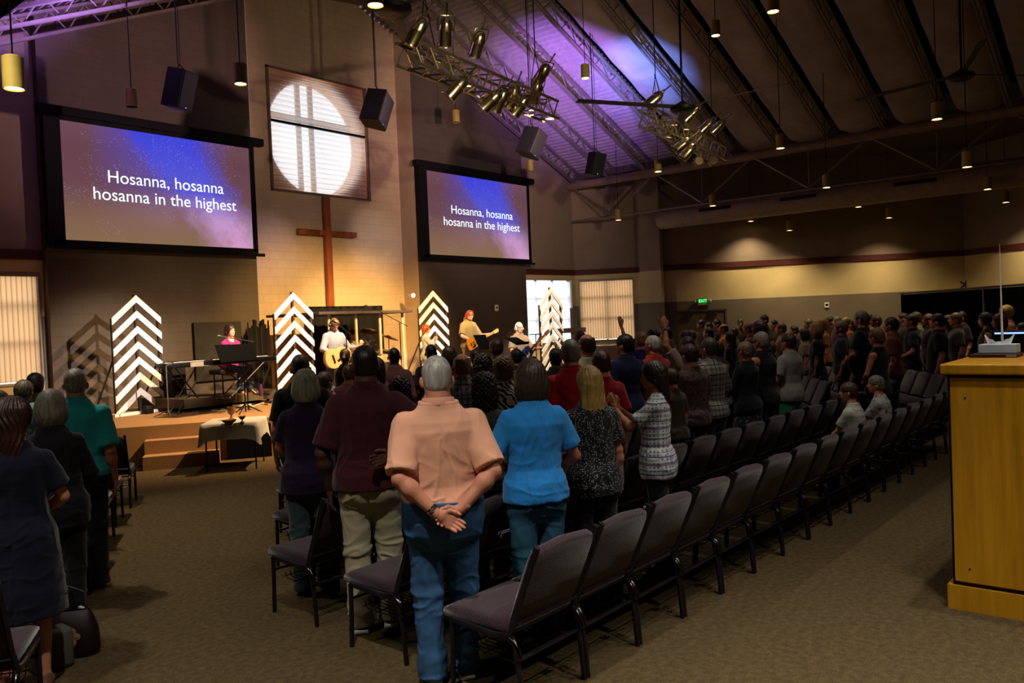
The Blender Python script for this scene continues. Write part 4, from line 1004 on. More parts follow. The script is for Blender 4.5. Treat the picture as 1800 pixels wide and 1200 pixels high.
for i, ((px, py, w_, lit), lb) in enumerate(zip(CANS, CANL)):
    if i: e = copy_tree(can0)
    else: e = can0
    P = at(px, py, 272/w_); e.location = P; tag(e, lb, 'ceiling light', 'pendant can lights'); canpos.append((P, lit))
    zt = (zch(P.x)+.53 if 3.9 < P.x < 22.3 else 6.76); m = MB(); m.tube([(0, 0, .31), (0, 0, max(.5, zt-P.z))], .008, 6); m.build('stem', black(), e)
    if not lit:
        for ch in e.children:
            if ch.name.startswith('lamp'): ch.data = ch.data.copy(); ch.data.materials[0] = plain('dark_lamp', '#c9c9d8', .2)
    else:
        s_ = spot('can_spot', P+V((0, 0, -.01)), P+V((0, 0, -3)), 135 if 12 <= i < 20 else 85, (1, .80, .50), 118 if 12 <= i < 20 else 88, 1, .07)
# added cans, mostly behind and beside the camera, placed as fill light
for i, (x, y, z, p_) in enumerate(((1.2, 2.0, 5.6, 200), (6, .6, 6.2, 90), (-2, 6, 5.5, 80), (2.5, 8.2, 5.4, 90), (10.5, .4, 6.6, 32), (16, -.4, 6.2, 26), (2.8, -1.2, 5.6, 280), (.3, -3.2, 5.4, 160), (.2, 4.6, 5.4, 60), (7.5, 4.2, 6.4, 60), (12.5, 5.0, 6.6, 30), (9.0, -2.6, 6.4, 70), (4.35, .35, 4.9, 60))):
    e = copy_tree(can0); e.location = (x, y, z); tag(e, 'added pendant can that brightens the seats and hall', 'ceiling light', 'added pendant can lights')
    spot('can_spot', (x, y, z-.01), (x, y, 0), p_*1.9, (1, .92, .80), 95, .9, .07)
# ------------------------------------------------------------------ chairs
def upholstery():
    t = NT('chair_fabric', .92, 0, .1); v = t.n('ShaderNodeTexVoronoi', i_Scale=140); t.l(t.tc(), v.inputs['Vector'])
    t.color(t.ramp(t.noise(70, 4, rough=.8), [(.3, '#1f141b'), (.55, '#33222c'), (.75, '#46343f')])); t.bump(v.outputs['Distance'], .35, .004); t.b.inputs['Sheen Weight'].default_value = .3; return t.m
UPH = upholstery(); FR = NT('chair_frame_steel', .35, .4, .5); FR.color(FR.ramp(FR.noise(20), [(.3, '#17141a'), (.7, '#242028')])); FR = FR.m
def chair_proto():
    r = empty('church_chair', (0, 0, 0)); Mb = Matrix.Rotation(radians(-16), 3, 'X').inverted()
    m = MB()
    # seat: cushion with a rounded waterfall front
    prof = [(-.205, .395), (-.21, .43), (-.19, .455), (-.05, .462), (.12, .468), (.22, .462), (.268, .44), (.275, .41), (.255, .385), (.1, .378), (-.18, .378)]; W_ = .255
    vs = []; xs = [-W_, -W_+.012, -W_+.035, 0, W_-.035, W_-.012, W_]; n = len(prof)
    for x in xs:
        sc_ = {0: .72, 1: .92}.get(min(xs.index(x), 6-xs.index(x)), 1.)
        cy_, cz_ = .03, .42
        vs += [(x, cy_+(y-cy_)*(.96+.04*sc_), cz_+(z-cz_)*sc_) for y, z in prof]
    m.add(vs, [(i*n+j, i*n+(j+1) % n, (i+1)*n+(j+1) % n, (i+1)*n+j) for i in range(6) for j in range(n)]+[tuple(range(n)), tuple(range(6*n, 7*n))])
    m.build('seat', UPH, r, True, radians(70))
    # back: padded panel leaning back, rounded top corners
    c0 = V((0, -.215, .47)); up_ = V((0, -.40, .917)).normalized(); fw = V((0, .917, .40)).normalized(); Hh = .405
    poly = [(-.245, 0), (.245, 0), (.252, .2)]+[(.252-.06*(1-cos(a)), Hh-.06+.06*sin(a)) for a in np.linspace(0, pi/2, 5)]+[(0, Hh+.012)]+[(-.252+.06*(1-cos(a)), Hh-.06+.06*sin(a)) for a in np.linspace(pi/2, 0, 5)]+[(-.252, .2)]
    R = Matrix((V((1, 0, 0)), fw, up_)).transposed(); vs = []; k = len(poly)
    for d, inset in ((-.026, .012), (-.018, 0), (.012, 0), (.026, .014), (.034, .05)):
        for x, z in poly: vs.append(c0+R @ V((x*(1-inset/.25), d+(.012*(1-(x/.25)**2)), max(0, z-inset) if z > .1 else z+inset*.5)))
    m = MB(); m.add(vs, [(i*k+j, i*k+(j+1) % k, (i+1)*k+(j+1) % k, (i+1)*k+j) for i in range(4) for j in range(k)]+[tuple(range(k)), tuple(range(4*k, 5*k))])
    m.build('backrest', UPH, r, True, radians(60))
    for a in (-1, 1):
        x = a*.258
        m = MB(); m.tube([(x, -.275, .0), (x, -.262, .18), (x, -.235, .36), (x, -.205, .41)], .0145, 8); m.build('leg', FR, r, True)
        m = MB(); m.tube([(x, .215, .0), (x, .205, .2), (x, .20, .375)], .0145, 8); m.build('leg', FR, r, True)
    for a in (-1, 1):
        x = a*.262; m = MB()
        m.tube([(x, .20, .375), (x, .19, .392), (x, -.1, .375), (x, -.20, .385), (x, -.222, .42), (x-a*.012, -.232, .48), (x-a*.012, -.40, .86)], .0145, 8, flat=1.3); m.build('side_frame', FR, r, True)
        m = MB(); m.tube([(x, -.19, .385), (x, -.238, .36), (x, -.258, .33), (x, -.268, .28)], .0165, 8); m.build('frame_bend', metal('#4a484c', .22), r, True)
    for q_ in ([(-.25, -.252, .455), (.25, -.252, .455)], [(-.25, -.25, .27), (.25, -.25, .27)], [(-.25, .20, .30), (.25, .20, .30)]): m = MB(); m.tube(q_, .009, 6); m.build('crossbar', FR, r, True)
    m = MB()
    for i in range(13): x = -.22+.44*i/12; m.tube([(x, .12, .29), (x, .10, .25), (x, -.20, .24), (x, -.235, .275)], .003, 5)
    for y, z in ((.11, .265), (0, .245), (-.2, .24), (-.235, .275)): m.tube([(-.24, y, z), (.24, y, z)], .004, 5)
    m.build('book_rack', metal('#3a393d', .35), r)
    return r
ch0 = chair_proto(); chairs = []
random.seed(3)
ROWN = ['rearmost', 'second-rearmost', 'third-from-back', 'fourth-from-back', 'fifth-from-back', 'sixth-from-back', 'seventh-from-back']
def place_chair(x, y, rz, label, group):
    e = ch0 if not chairs else copy_tree(ch0); e.location = (x, y, 0); e.rotation_euler.z = rz; tag(e, label, 'chair', group); chairs.append(e); return e
NR = [17, 17, 15, 12, 9, 6, 4]
def X0(k): return 3.30+.08*k if k < 3 else ony(528, 700, 2.6+.95*k).x+.30
ORD = ['first', 'second', 'third', 'fourth', 'fifth', 'sixth', 'seventh', 'eighth', 'ninth', 'tenth', 'eleventh', 'twelfth', 'thirteenth', 'fourteenth', 'fifteenth', 'sixteenth', 'seventeenth']
for k, n_ in enumerate(NR):
    for i in range(n_):
        lb = 'plum church chair, %s from the aisle in the %s row' % (ORD[i], ROWN[k])
        e = place_chair(X0(k)+.55*i, 2.87+.95*k, random.uniform(-.015, .015), lb, 'church chairs in the main block')
# card pockets on a few backs
def pocket(e):
    m = MB(); Rx = Matrix.Rotation(radians(-23.6), 3, 'X').inverted(); m.box((.04, -.345, .60+.0), (.15, .006, .02), M=Rx); m.box((.02, -.352, .585), (.08, .006, .035), M=Rx)
    m.build('card_holder', plain('card_holder', '#75838a', .4), e)
for k, i in ((1, 1), (1, 3), (1, 5), (2, 4), (2, 6)): pocket(chairs[sum(NR[:k])+i])
# right block, turned to the stage
ca = radians(34); rot = lambda x, y, a: (x*cos(a)-y*sin(a), x*sin(a)+y*cos(a))
for k in range(4):
    for i in range(9):
        lx, ly_ = .55*i, .95*k; dx, dy = rot(lx, ly_, ca)
        place_chair(13.6+dx, 3.2+dy, ca, 'plum church chair in the angled right block, %s along its %s row' % (ORD[i], ORD[k]), 'church chairs in the right block')
# left block across the aisle
la = radians(-32); names_l = ['nearest', 'second', 'third', 'fourth', 'fifth', 'sixth', 'seventh']
LEFT = [(1.62, 4.72), (2.12, 5.7), (2.62, 6.55), (3.10, 7.4), (3.55, 8.25), (4.0, 9.05), (4.52, 9.85)]
for k, (x, y) in enumerate(LEFT):
    for i in range(3 if k < 6 else 2):
        dx, dy = rot(-.55*i-.27, -.22, la)
        place_chair(x+dx, y+dy, la, 'plum left-block chair, %s from the aisle in the %s row from the camera' % (ORD[i], ORD[k]), 'church chairs in the left block')
# ------------------------------------------------------------------ sound cabinet at the right
OAK = NT('oak_veneer', .45, 0, .35); OAK.color(OAK.ramp(OAK.noise(2.2, 6, OAK.tc((6, 6, .45)), .65), [(.3, '#94660a'), (.5, '#ac7a10'), (.7, '#bd8a1c')])); OAK.bump(OAK.noise(14, 4, OAK.tc((6, 6, .3))), .1, .002); OAK = OAK.m
cb = empty('sound_desk', (5.75, 1.28, 0), 0, 'tall golden oak sound desk cabinet at the right edge of the picture', 'cabinet')
m = MB(); m.bx(.03, 1.7, -3.2, -.03, .17, 1.5); m.build('carcass', OAK, cb)
m = MB(); m.bx(.0, 1.7, -3.2, .0, 0, .155); m.build('plinth', OAK, cb)
m = MB(); m.bx(.012, .03, -2.2, -.045, .185, 1.485); pn = m.build('side_panel', OAK, cb)
for yy, zz in ((-.13, 1.36), (-.13, .27)): m = MB(); m.tube([(.008, yy, zz), (.013, yy, zz)], .006, 8); m.build('screw_cap', plain('screw', '#2b1704', .4), pn)
m = MB(); m.bx(.022, .034, -3.2, -.03, .155, .17); m.bx(.022, .034, -3.2, -.03, 1.485, 1.508); m.bx(.022, .034, -.045, -.03, .17, 1.5); m.build('reveal_strip', black(.8), cb)
m = MB(); m.rbox((.865, -1.625, 1.541), (1.78, 3.26, .068), .012); m.build('worktop', OAK, cb)
ztab = 1.576
bk = empty('notebook', (6.52, 1.10, ztab), radians(0), 'dark hardback book lying under the tissue box', 'book')
m = MB(); m.rbox((0, 0, .011), (.24, .29, .022), .003); m.build('cover', plain('book_cover', '#33180f', .5), bk); m = MB(); m.bx(-.124, -.11, -.14, -.08, .004, .018); m.build('paper_label', plain('paper', '#8a7a55', .7), bk)
tb = empty('tissue_box', (6.60, 1.093, ztab+.022), radians(-3), 'pale blue tissue box with a tissue standing up from it', 'tissue box')
m = MB(); m.rbox((0, 0, .032), (.12, .235, .062), .004); m.build('carton', plain('tissue_carton', '#bccbd8', .6), tb)
m = MB(); vs = []; n = 18
for i in range(n+1):
    f = i/n; y = -.095+.19*f; h = .052+.03*abs(2*f-1)**1.5*1.5-.02*(1-abs(2*f-1)); h = .078+.052*abs(2*f-1)**1.6+.004*sin(9*f*pi)
    vs += [(.012*sin(f*9), y*.75, .06), (.010*sin(f*7+1), y, h)]
m.add(vs, [(2*i, 2*i+2, 2*i+3, 2*i+1) for i in range(n)]); m.build('tissue', plain('tissue_paper', '#f2f4f5', .9), tb, True)
text('JVC'[:0] or 'tis', .018, plain('print', '#3a4a55', .6), .0006, 'printed_word', tb, Matrix.Translation((-.0605, .085, .04)) @ Matrix.Rotation(radians(-90), 4, 'Z') @ Matrix.Rotation(radians(90), 4, 'X')) if False else None
Pa = onz(1763, 618, ztab)
m = MB(); a = onx(1762, 600, 6.78); b = onx(1757, 428, 6.78); m.tube([V((a.x, a.y, ztab)), (a*2+b)/3, b], [.010, .006, .0015], 8); o = m.build('desk_antenna', plain('white_rod', '#e6e8f0', .3), None, True); tag(o, 'thin upright silver rod rising behind the tissue box', 'antenna')
mo = empty('monitor', (6.98, .90, ztab), 0, 'edge of a low monitor with a blue lit strip behind the tissue box', 'monitor')
m = MB(); m.rbox((0, 0, .085), (.05, .60, .17), .01); m.build('casing', black(.4), mo)
m = MB(); m.bx(-.03, -.026, -.28, .28, .142, .154); m.build('lit_edge', glow('screen_blue', (.25, .4, 1), .8), mo)
# ------------------------------------------------------------------ flown speakers
def flown(px, py, Z, h, yaw, tilt, roll, label, wh=.6):
    P = at(px, py, Z); e = empty('hanging_speaker', tuple(P), yaw, label, 'speaker', 'flown speakers'); R = Matrix.Rotation(tilt, 3, 'X') @ Matrix.Rotation(roll, 3, 'Y')
    w_ = h*wh; m = MB(); pl = [(-w_/2, .18), (w_/2, .18), (w_*.36, -.2), (-w_*.36, -.2)]
    vs = [R @ V((x, -y, z)) for z in (-h/2, h/2) for x, y in pl]; m.add(vs, [(0, 1, 2, 3), (7, 6, 5, 4), (0, 4, 5, 1), (1, 5, 6, 2), (2, 6, 7, 3), (3, 7, 4, 0)]); m.build('cabinet', black(.6), e)
    m = MB(); m.rbox(R @ V((0, -.19, 0)), (w_*.92, .02, h*.94), .008, M=R); m.build('grille', plain('speaker_grille', '#0b0b0e', .8), e)
    m = MB(); t_ = V((0, 0, h/2)); zt = zch(P.x)+.3-P.z; m.tube([R @ V((-w_*.3, 0, h/2)), t_+V((0, 0, .12)), R @ V((w_*.3, 0, h/2))], .01, 6); m.tube([t_+V((0, 0, .12)), (0, 0, zt)], .012, 6); m.tube([t_+V((.06, 0, .1)), (.06, 0, zt)], .006, 5); m.build('rigging', black(), e)
    m = MB(); m.lathe(R @ V((0, -.202, -h*.44)), [(0, 0), (.006, 0)], 8, M=Matrix.Rotation(radians(90), 3, 'X')); m.build('status_light', glow('blue_led', (.2, .3, 1), 4), e)
flown(315, 157, 14.2, .66, .45, radians(16), 0, 'black speaker hanging alone above the left projection screen')
flown(662, 192, 14.8, .60, .5, radians(14), radians(14), 'black speaker hanging at the right edge of the round window', .78)
flown(934, 251, 16.8, .56, .1, radians(18), radians(16), 'black speaker hanging above the right projection screen', .74)
flown(1046, 288, 20, .54, -.4, radians(12), radians(8), 'black speaker hanging furthest right, beside the roof deck', .62)
# ------------------------------------------------------------------ lighting trusses with chrome cans
CHR = plain('chrome', '#e2d3a6', .2, 1, .5, .05)
def par_proto():
    e = empty('par_can', (0, 0, 0)); m = MB()
    m.lathe((0, 0, 0), [(.102, 0), (.108, .004), (.100, .03), (.098, .22), (.104, .225), (.09, .30), (.06, .36), (.02, .385), (0, .387)], 18, cap=False); m.build('housing', CHR, e, True, radians(35))
    m = MB(); m.lathe((0, 0, .02), [(0, 0), (.09, 0)], 18); m.build('lens', plain('par_lens', '#d8c49a', .1, .6), e)
    m = MB(); m.tube([(-.112, 0, .2), (-.125, 0, .3), (-.11, 0, .42), (.11, 0, .42), (.125, 0, .3), (.112, 0, .2)], .010, 6); m.tube([(0, 0, .42), (0, 0, .60)], .014, 6); m.build('yoke', CHR, e, True)
    m = MB()
    for a in range(4): t_ = a*pi/2+.4; m.tube([(.10*cos(t_), .10*sin(t_), 0), (.135*cos(t_), .135*sin(t_), -.02)], .008, 5)
    m.lathe((0, 0, -.012), [(.118, 0), (.122, .006), (.118, .012)], 18, cap=False); m.build('gel_frame', CHR, e)
    return e
par0 = par_proto(); pars = []
def par(P, aim, label):
    e = par0 if not pars else copy_tree(par0); e.location = P; d = (V(aim)-V(P)).normalized(); e.rotation_euler = (-d).to_track_quat('Z', 'Y').to_euler(); tag(e, label, 'stage light', 'chrome stage lights on the trusses'); pars.append(e)
def truss(A, B, label, nb=9):
    A, B = V(A), V(B); L = (B-A).length; u = (B-A)/L; s_ = V((-u.y, u.x, 0)).normalized(); w_ = V((0, 0, 1)); h = .15
    e = empty('lighting_truss', tuple(A), 0, label, 'truss', 'lighting trusses')
    c = [s_*h+w_*h, s_*-h+w_*h, s_*-h-w_*h, s_*h-w_*h]
    for q_ in c: m = MB(); m.tube([q_, q_+u*L], .026, 8); m.build('chord', plain('alu', '#a39878', .3, .9), e, True)
    m = MB()
    for i in range(nb):
        for a in range(4):
            p_, q_ = c[a], c[(a+1) % 4]; m.tube([p_+u*L*i/nb, q_+u*L*(i+.5)/nb], .012, 5); m.tube([q_+u*L*(i+.5)/nb, p_+u*L*(i+1)/nb], .012, 5)
    m.build('lacing', plain('alu', '#a39878', .3, .9), e)
    m = MB()
    for f in (.12, .88):
        p_ = u*L*f; X = A+p_; m.tube([p_+s_*h+w_*h, p_+V((0, 0, .9))], .008, 5); m.tube([p_-s_*h+w_*h, p_+V((0, 0, .9))], .008, 5); m.tube([p_+V((0, 0, .9)), p_+V((0, 0, zch(X.x)+.3-X.z))], .010, 5)
    m.build('rigging', black(), e); return e
tA, tB = at(712, 97, 11.0), at(968, 192, 14.4); tB.z = tA.z = (tA.z+tB.z)/2
truss(tA, tB, 'nearer lighting truss hung with chrome stage lights above the centre of the hall', 11)
uA, uB = at(1136, 210, 15.6), at(1266, 268, 19.6); uA.z = uB.z = (uA.z+uB.z)/2
truss(uA, uB, 'further lighting truss hung with chrome stage lights on the right', 9)
for i, (px, py, Z, ax, ay, az, lb) in enumerate([(722, 78, 11.0, 7, 14, -1, 'stage light at the left end of the nearer truss'), (782, 78, 11.9, 13, 14, -2, 'stage light standing on top of the nearer truss, left one'), (834, 98, 12.5, 11.5, 15, -2, 'stage light standing on top of the nearer truss, middle one'), (943, 146, 13.9, 12, 16, 0, 'small stage light on top of the right end of the nearer truss'),
   (789, 154, 11.9, 6, 13, 0, 'stage light slung alone under the nearer truss, leftmost'), (849, 175, 12.7, 7, 15, 0, 'stage light under the nearer truss pointing left'), (870, 178, 12.9, 10, 15, -2, 'stage light under the nearer truss, middle of the cluster'), (895, 172, 13.4, 12, 15, -3, 'stage light under the nearer truss hanging straight'), (903, 186, 13.5, 9, 15, -1, 'lowest stage light under the nearer truss'), (935, 165, 14.0, 14, 16, -3, 'stage light under the right end of the nearer truss'),
   (1137, 186, 15.8, 10, 15, 0, 'stage light at the left end of the further truss'), (1204, 212, 17.7, 14, 16, 0, 'stage light on top of the further truss, left one'), (1232, 231, 18.4, 15, 16, 0, 'stage light on top of the further truss, middle one'), (1252, 233, 18.9, 16, 16, 0, 'stage light on top of the further truss, right one'),
   (1187, 252, 16.9, 10, 15, -1, 'stage light under the further truss, leftmost'), (1200, 266, 17.3, 12, 14, -2, 'stage light under the further truss, second from the left'), (1228, 272, 18.3, 8, 6, 1.5, 'stage light under the further truss facing the camera, left of the pair'), (1254, 272, 18.8, 8, 5, 1.5, 'stage light under the further truss facing the camera, right of the pair')]):
    par(at(px, py, Z)+V((0, 0, .0 if i in (0, 1, 2, 3, 10, 11, 12, 13) else -.14)), (ax, ay, az), lb)
    if i in (1, 2, 3, 5, 6, 7, 8, 9, 11, 12, 13): pass
# par can on the column near the singer
P = ony(727, 519, 15.74); par(P, (13, 9, 2.0), 'stage light fixed on the column above the singer'); pars[-1].scale = (.62,)*3
for ch in pars[-1].children:
    if ch.name.startswith('lens'): ch.data = ch.data.copy(); ch.data.materials[0] = glow('lit_lens', (1, .93, .9), 2.5)
spot('par_glint', P+V((.05, -.15, -.05)), (16, 9, 1.0), 60, WHT, 50)
# ------------------------------------------------------------------ ceiling fans
def fan(P, label, ang, R_=2.1, nb=3):
    e = empty('overhead_fan', tuple(P), 0, label, 'ceiling fan', 'large ceiling fans'); m = MB(); m.lathe((0, 0, -.11), [(0, .02), (.16, .0), (.24, .05), (.24, .11), (.12, .17), (.03, .22), (0, .22)], 20); m.build('motor', black(.4), e, True)
    m = MB(); m.tube([(0, 0, .1), (0, 0, max(.4, zch(P.x)+.3-P.z))], .022, 8); m.build('downrod', black(), e, True)
    for i in range(nb):
        a = ang+i*2*pi/nb; d = V((cos(a), sin(a), 0)); m = MB(); R = Matrix((d, V((-sin(a), cos(a), 0)), V((0, 0, 1)))).transposed() @ Matrix.Rotation(radians(12), 3, 'X')
        m.rbox(d*(R_/2+.15), (R_-.1, .14, .014), .005, M=R); m.build('blade', plain('fan_blade', '#241d1b', .5), e)
P = at(1200, 188, 15.5); fan(P, 'ceiling fan with black motor hanging beside the further lighting truss', radians(150))
P = at(690, 12, 10.2); fan(P, 'ceiling fan at the top edge above the round window', radians(160))
P = at(1690, 131, 16.5); fan(P, 'ceiling fan in the dark roof at the upper right', radians(80))
# ------------------------------------------------------------------ chevron tree sculptures
WHITEW = NT('white_painted_board', .6); WHITEW.color(WHITEW.ramp(WHITEW.noise(5, 5, WHITEW.tc((1, 1, 3))), [(.3, '#cfc4bd'), (.7, '#ece6df')])); WHITEW = WHITEW.m
DKW = plain('dark_stained_post', '#2c211a', .6)
def sculpture(P, yaw, label, H=2.13, w_=1.0):
    e = empty('chevron_tree', tuple(P), yaw, label, 'stage decoration', 'white chevron trees on the stage')
    rise = .40; th = .125; h = w_/2
    for k in range(7):
        za = H-.012-k*.275; ze = za-rise; m = MB()
        for a in (-1, 1):
            p = [(0, za), (a*h, ze), (a*h, ze-th), (0, za-th)]
            m.prism(p, .022, Matrix.Identity(3), (0, -.03, 0))
        if ze-th < .04: 
            pass
        m.build('chevron_board', WHITEW, e)
    for x, t_ in ((-h+.03, H-rise-.02), (0, H), (h-.03, H-rise-.02)):
        m = MB(); m.bx(x-.022, x+.022, -.015, .03, 0, t_); m.build('post', DKW, e)
    m = MB(); m.bx(-h-.08, h+.14, -.10, .06, 0, .05); m.build('base_board', WHITEW, e)
    for x in (-h+.03, h-.03): m = MB(); m.tube([(x, .02, 1.0), (x, .62, .02)], .022, 4); m.bx(x-.02, x+.02, .02, .66, 0, .04); m.build('brace', DKW, e)
    m = MB(); m.rbox((0, -.20, .07), (.16, .14, .14), .02); m.build('floor_light', black(.5), e, True)
    return e
a, b = V((6.33, 14.45, .6)), V((7.30, 14.66, .6))
sculpture((a+b)/2, atan2(b.y-a.y, b.x-a.x), 'white chevron tree at the left end of the stage before the dark wall')
def scl(px, ytop, w_px, Z, yaw, label):
    P = at(px, ytop, Z); H = P.z-.6; sculpture(V((P.x, P.y, .6)), yaw, label, H)
scl(513, 513, 62, 15.9, radians(9), 'white chevron tree between the keyboards and the drum booth')
scl(759, 510, 50, 19.4, radians(3), 'white chevron tree behind the red-haired singer')
scl(966, 505, 40, 19.6, radians(5), 'chevron tree seen at an angle against the bright right window')
# ------------------------------------------------------------------ keyboards
A = onz(338, 724, .6); B = onz(470, 707, .6); u = (B-A).normalized(); nb_ = V((-u.y, u.x, 0)); W_ = (B-A).length
D0_ = A.copy()
Rk = Matrix((u, nb_, V((0, 0, 1)))).transposed(); yawk = atan2(u.y, u.x)
rs = empty('keyboard_riser', tuple(A), yawk, 'low dark platform under the two keyboards', 'platform'); m = MB(); m.bx(-.15, W_+.3, 0, 1.35, .07, .24); m.build('deck', plain('riser_carpet', '#4b3f2b', .9), rs)
m = MB()
for x in (.1, W_*.5, W_+.1): m.tube([(x, .1, 0), (x, .1, .08)], .03, 10)
m.build('feet', black(), rs)
KZ = .84
def xstand(e, L, h, mat, y0=-.12, y1=.12):
    for y in (y0, y1):
        for a_ in (-1, 1): m = MB(); m.tube([(a_*L*.30, y, 0), (-a_*L*.30, y, h)], .016, 6, flat=.8); m.build('stand_leg', mat, e)
    for q_ in ([(L*.30, y0-.1, .012), (L*.30, y1+.1, .012)], [(-L*.30, y0-.1, .012), (-L*.30, y1+.1, .012)], [(0, y0, h*.5), (0, y1, h*.5)]): m = MB(); m.tube(q_, .015, 6); m.build('stand_bar', mat, e)
def keyboard(P, yaw, L, h, label, silver=None):
    e = empty('keyboard', tuple(P), yaw, label, 'keyboard'); m = MB(); m.rbox((0, 0, h+.045), (L, .30, .09), .015); m.build('casing', black(.4), e, True)
    m = MB(); m.bx(-L/2+.08, L/2-.08, .0, .135, h+.088, h+.10); m.build('white_keys', plain('ivory', '#d8cfc0', .3), e)
    m = MB(); n = int(L/.0275)
    for i in range(n):
        if i % 7 in (2, 6): continue
        x = -L/2+.095+i*.0235
        if x < L/2-.1: m.bx(x-.006, x+.006, .0, .085, h+.10, h+.112)
    m.build('black_keys', black(.3), e)
    m = MB(); m.bx(-L/2+.1, L/2-.2, -.13, -.03, h+.089, h+.094); m.build('control_panel', plain('panel', '#4a4742', .4), e)
    if silver: m = MB(); m.bx(-L*.02, L/2, -.158, -.150, h+.0, h+.085); m.build('silver_front', plain('silver_panel', '#8f8778', .35, .3), e)
    xstand(e, L, h, black(.4)); return e
Pk = at(424, 634, 14.35); keyboard(V((Pk.x, Pk.y, KZ)), yawk, 1.32, .60, 'long keyboard on a crossed stand in front of the woman in pink')
Pk2 = at(327, 640, 14.6); keyboard(V((Pk2.x, Pk2.y, KZ-.24)), yawk+.02, 1.0, .80, 'second keyboard with silver end on a crossed stand beside the left chevron tree', True)
m = MB(); m.rbox((0, 0, .42), (.3, .35, .84), .03); P = at(305, 660, 15.1); o = m.build('covered_amplifier', plain('black_cover', '#121116', .9), None, True); o.location = (P.x, P.y, .6); o.rotation_euler.z = yawk; tag(o, 'black covered amplifier at the left end of the keyboards', 'amplifier')
def musicstand(P, yaw, h, label, w_=.5, dbl=False, tilt=25):
    e = empty('music_stand', tuple(P), yaw, label, 'music stand', 'music stands on the stage'); m = MB(); m.tube([(0, 0, .02), (0, 0, h)], .011, 8)
    m.build('pole', black(.4), e, True); m = MB()
    for a_ in range(3): t_ = a_*2*pi/3+.5; m.tube([(0, 0, .16), (.27*cos(t_), .27*sin(t_), .0)], .009, 6)
    m.build('tripod_base', black(.4), e); R = Matrix.Rotation(radians(tilt), 3, 'X')
    m = MB(); m.box(V((0, 0, h+.13)), (w_, .008, .33), M=R); m.box(V((0, 0, h+.13))+R @ V((0, .03, -.165)), (w_, .06, .01), M=R); m.build('desk', plain('stand_desk', '#050505', .9, 0, .05), e)
    if dbl: m = MB(); m.box(V((w_*.78, .05, h+.14)), (w_*.6, .008, .32), M=R); m.build('side_desk', plain('stand_desk', '#050505', .9, 0, .05), e)
    return e
def micstand(P, yaw, h, label, boom=.5, drop=.1, mic=True, mat=None):
    mat = mat or black(.35); e = empty('microphone_stand', tuple(P), yaw, label, 'microphone stand', 'microphone stands on the stage'); m = MB(); m.tube([(0, 0, .02), (0, 0, h)], .011, 8); m.build('pole', mat, e, True); m = MB()
    for a_ in range(3): t_ = a_*2*pi/3; m.tube([(0, 0, .1), (.24*cos(t_), .24*sin(t_), 0)], .010, 6)
    m.build('tripod_base', mat, e)
    if boom: m = MB(); m.tube([(-.18, 0, h-.08), (boom, 0, h+drop)], .008, 6); m.build('boom_arm', mat, e)
    if mic: m = MB(); x, z = (boom, h+drop) if boom else (0, h); m.tube([(x, 0, z), (x+.09, 0, z+.02), (x+.12, 0, z+.03), (x+.16, 0, z+.035)], [.011, .015, .026, .020], 10); m.build('microphone', plain('mic_grey', '#3d3d40', .4, .5), e, True)
    return e
P = at(428, 640, 13.9); musicstand(V((P.x, P.y, .6)), pi+yawk, .80+.1, 'wide double music stand on the keyboards in front of the woman in pink', .5, True)
P = at(292, 645, 13.9); micstand(V((P.x, P.y, .6)), .3, .86, 'short tripod stand with chrome tips left of the keyboard platform', 0, 0, True, plain('stand_chrome', '#8d8a85', .25, .8))
P = at(416, 600, 14.2); micstand(V((P.x+.1, P.y-.1, .6)), pi*.95, 1.28, 'boom microphone stand in front of the keyboard player', .32, .02)
P = at(458, 680, 14.4); m = MB(); m.lathe((0, 0, 0), [(.032, 0), (.036, .01), (.036, .14), (.02, .18), (.02, .21), (0, .21)], 14); o = m.build('drink_bottle', plain('purple_plastic', '#4d2a5c', .2), None, True); o.location = (P.x, P.y, .845); tag(o, 'purple drink bottle on the right end of the keyboard platform', 'bottle')
# cushion bench
P = at(408, 655, 15.0); be = empty('keyboard_bench', (P.x, P.y, KZ), yawk, 'black bench behind the long keyboard', 'bench'); m = MB(); m.rbox((0, 0, .44), (.75, .34, .09), .02); m.build('cushion', black(.6), be, True)
for x in (-.3, .3):
    for y in (-.12, .12): m = MB(); m.tube([(x, y, 0), (x, y, .4)], .015, 6); m.build('leg', black(.4), be)
# panel & cable clutter
a, b = ony(337, 567, 16.0), ony(425, 664, 16.0)
m = MB(); m.rbox(((a.x+b.x)/2, 15.955, (a.z+b.z)/2), (b.x-a.x, .07, a.z-b.z), .01); tag(m.build('acoustic_board', plain('panel_fabric', '#2f2a20', .95)), 'dark square acoustic panel on the block wall behind the keyboard player', 'wall panel')
cp = empty('folded_black_curtain', tuple(V((10.0, 15.6, .6))), 0, 'bunched black curtain standing at the right end of the dark wall', 'curtain'); m = MB(); vs = []
for i in range(41):
    x = -.28+.5*i/40; y = .05*sin(i*1.3)+.02*sin(i*3.1); vs += [(x, y, 0), (x, y, 1.55-.1*sin(i*.4))]
m.add(vs, [(2*i, 2*i+2, 2*i+3, 2*i+1) for i in range(40)]); m.build('drape', plain('dusty_black_drape', '#1b1713', .95), cp, True)
m = MB(); m.tube([(-.28, .02, 0), (-.28, .02, 1.6)], .015, 6); m.tube([(.22, .02, 0), (.22, .02, 1.62)], .015, 6); m.build('upright_pole', black(), cp)
P = onz(448, 712, .6); m = MB(); m.rbox((0, 0, .025), (.34, .06, .05), .01); o = m.build('power_strip', plain('ivory_plastic', '#c9b990', .5), None, True); o.location = (P.x-.3, P.y-.05, .6); o.rotation_euler.z = -.5; tag(o, 'ivory power strip on the stage floor before the keyboards', 'power strip')
random.seed(5)
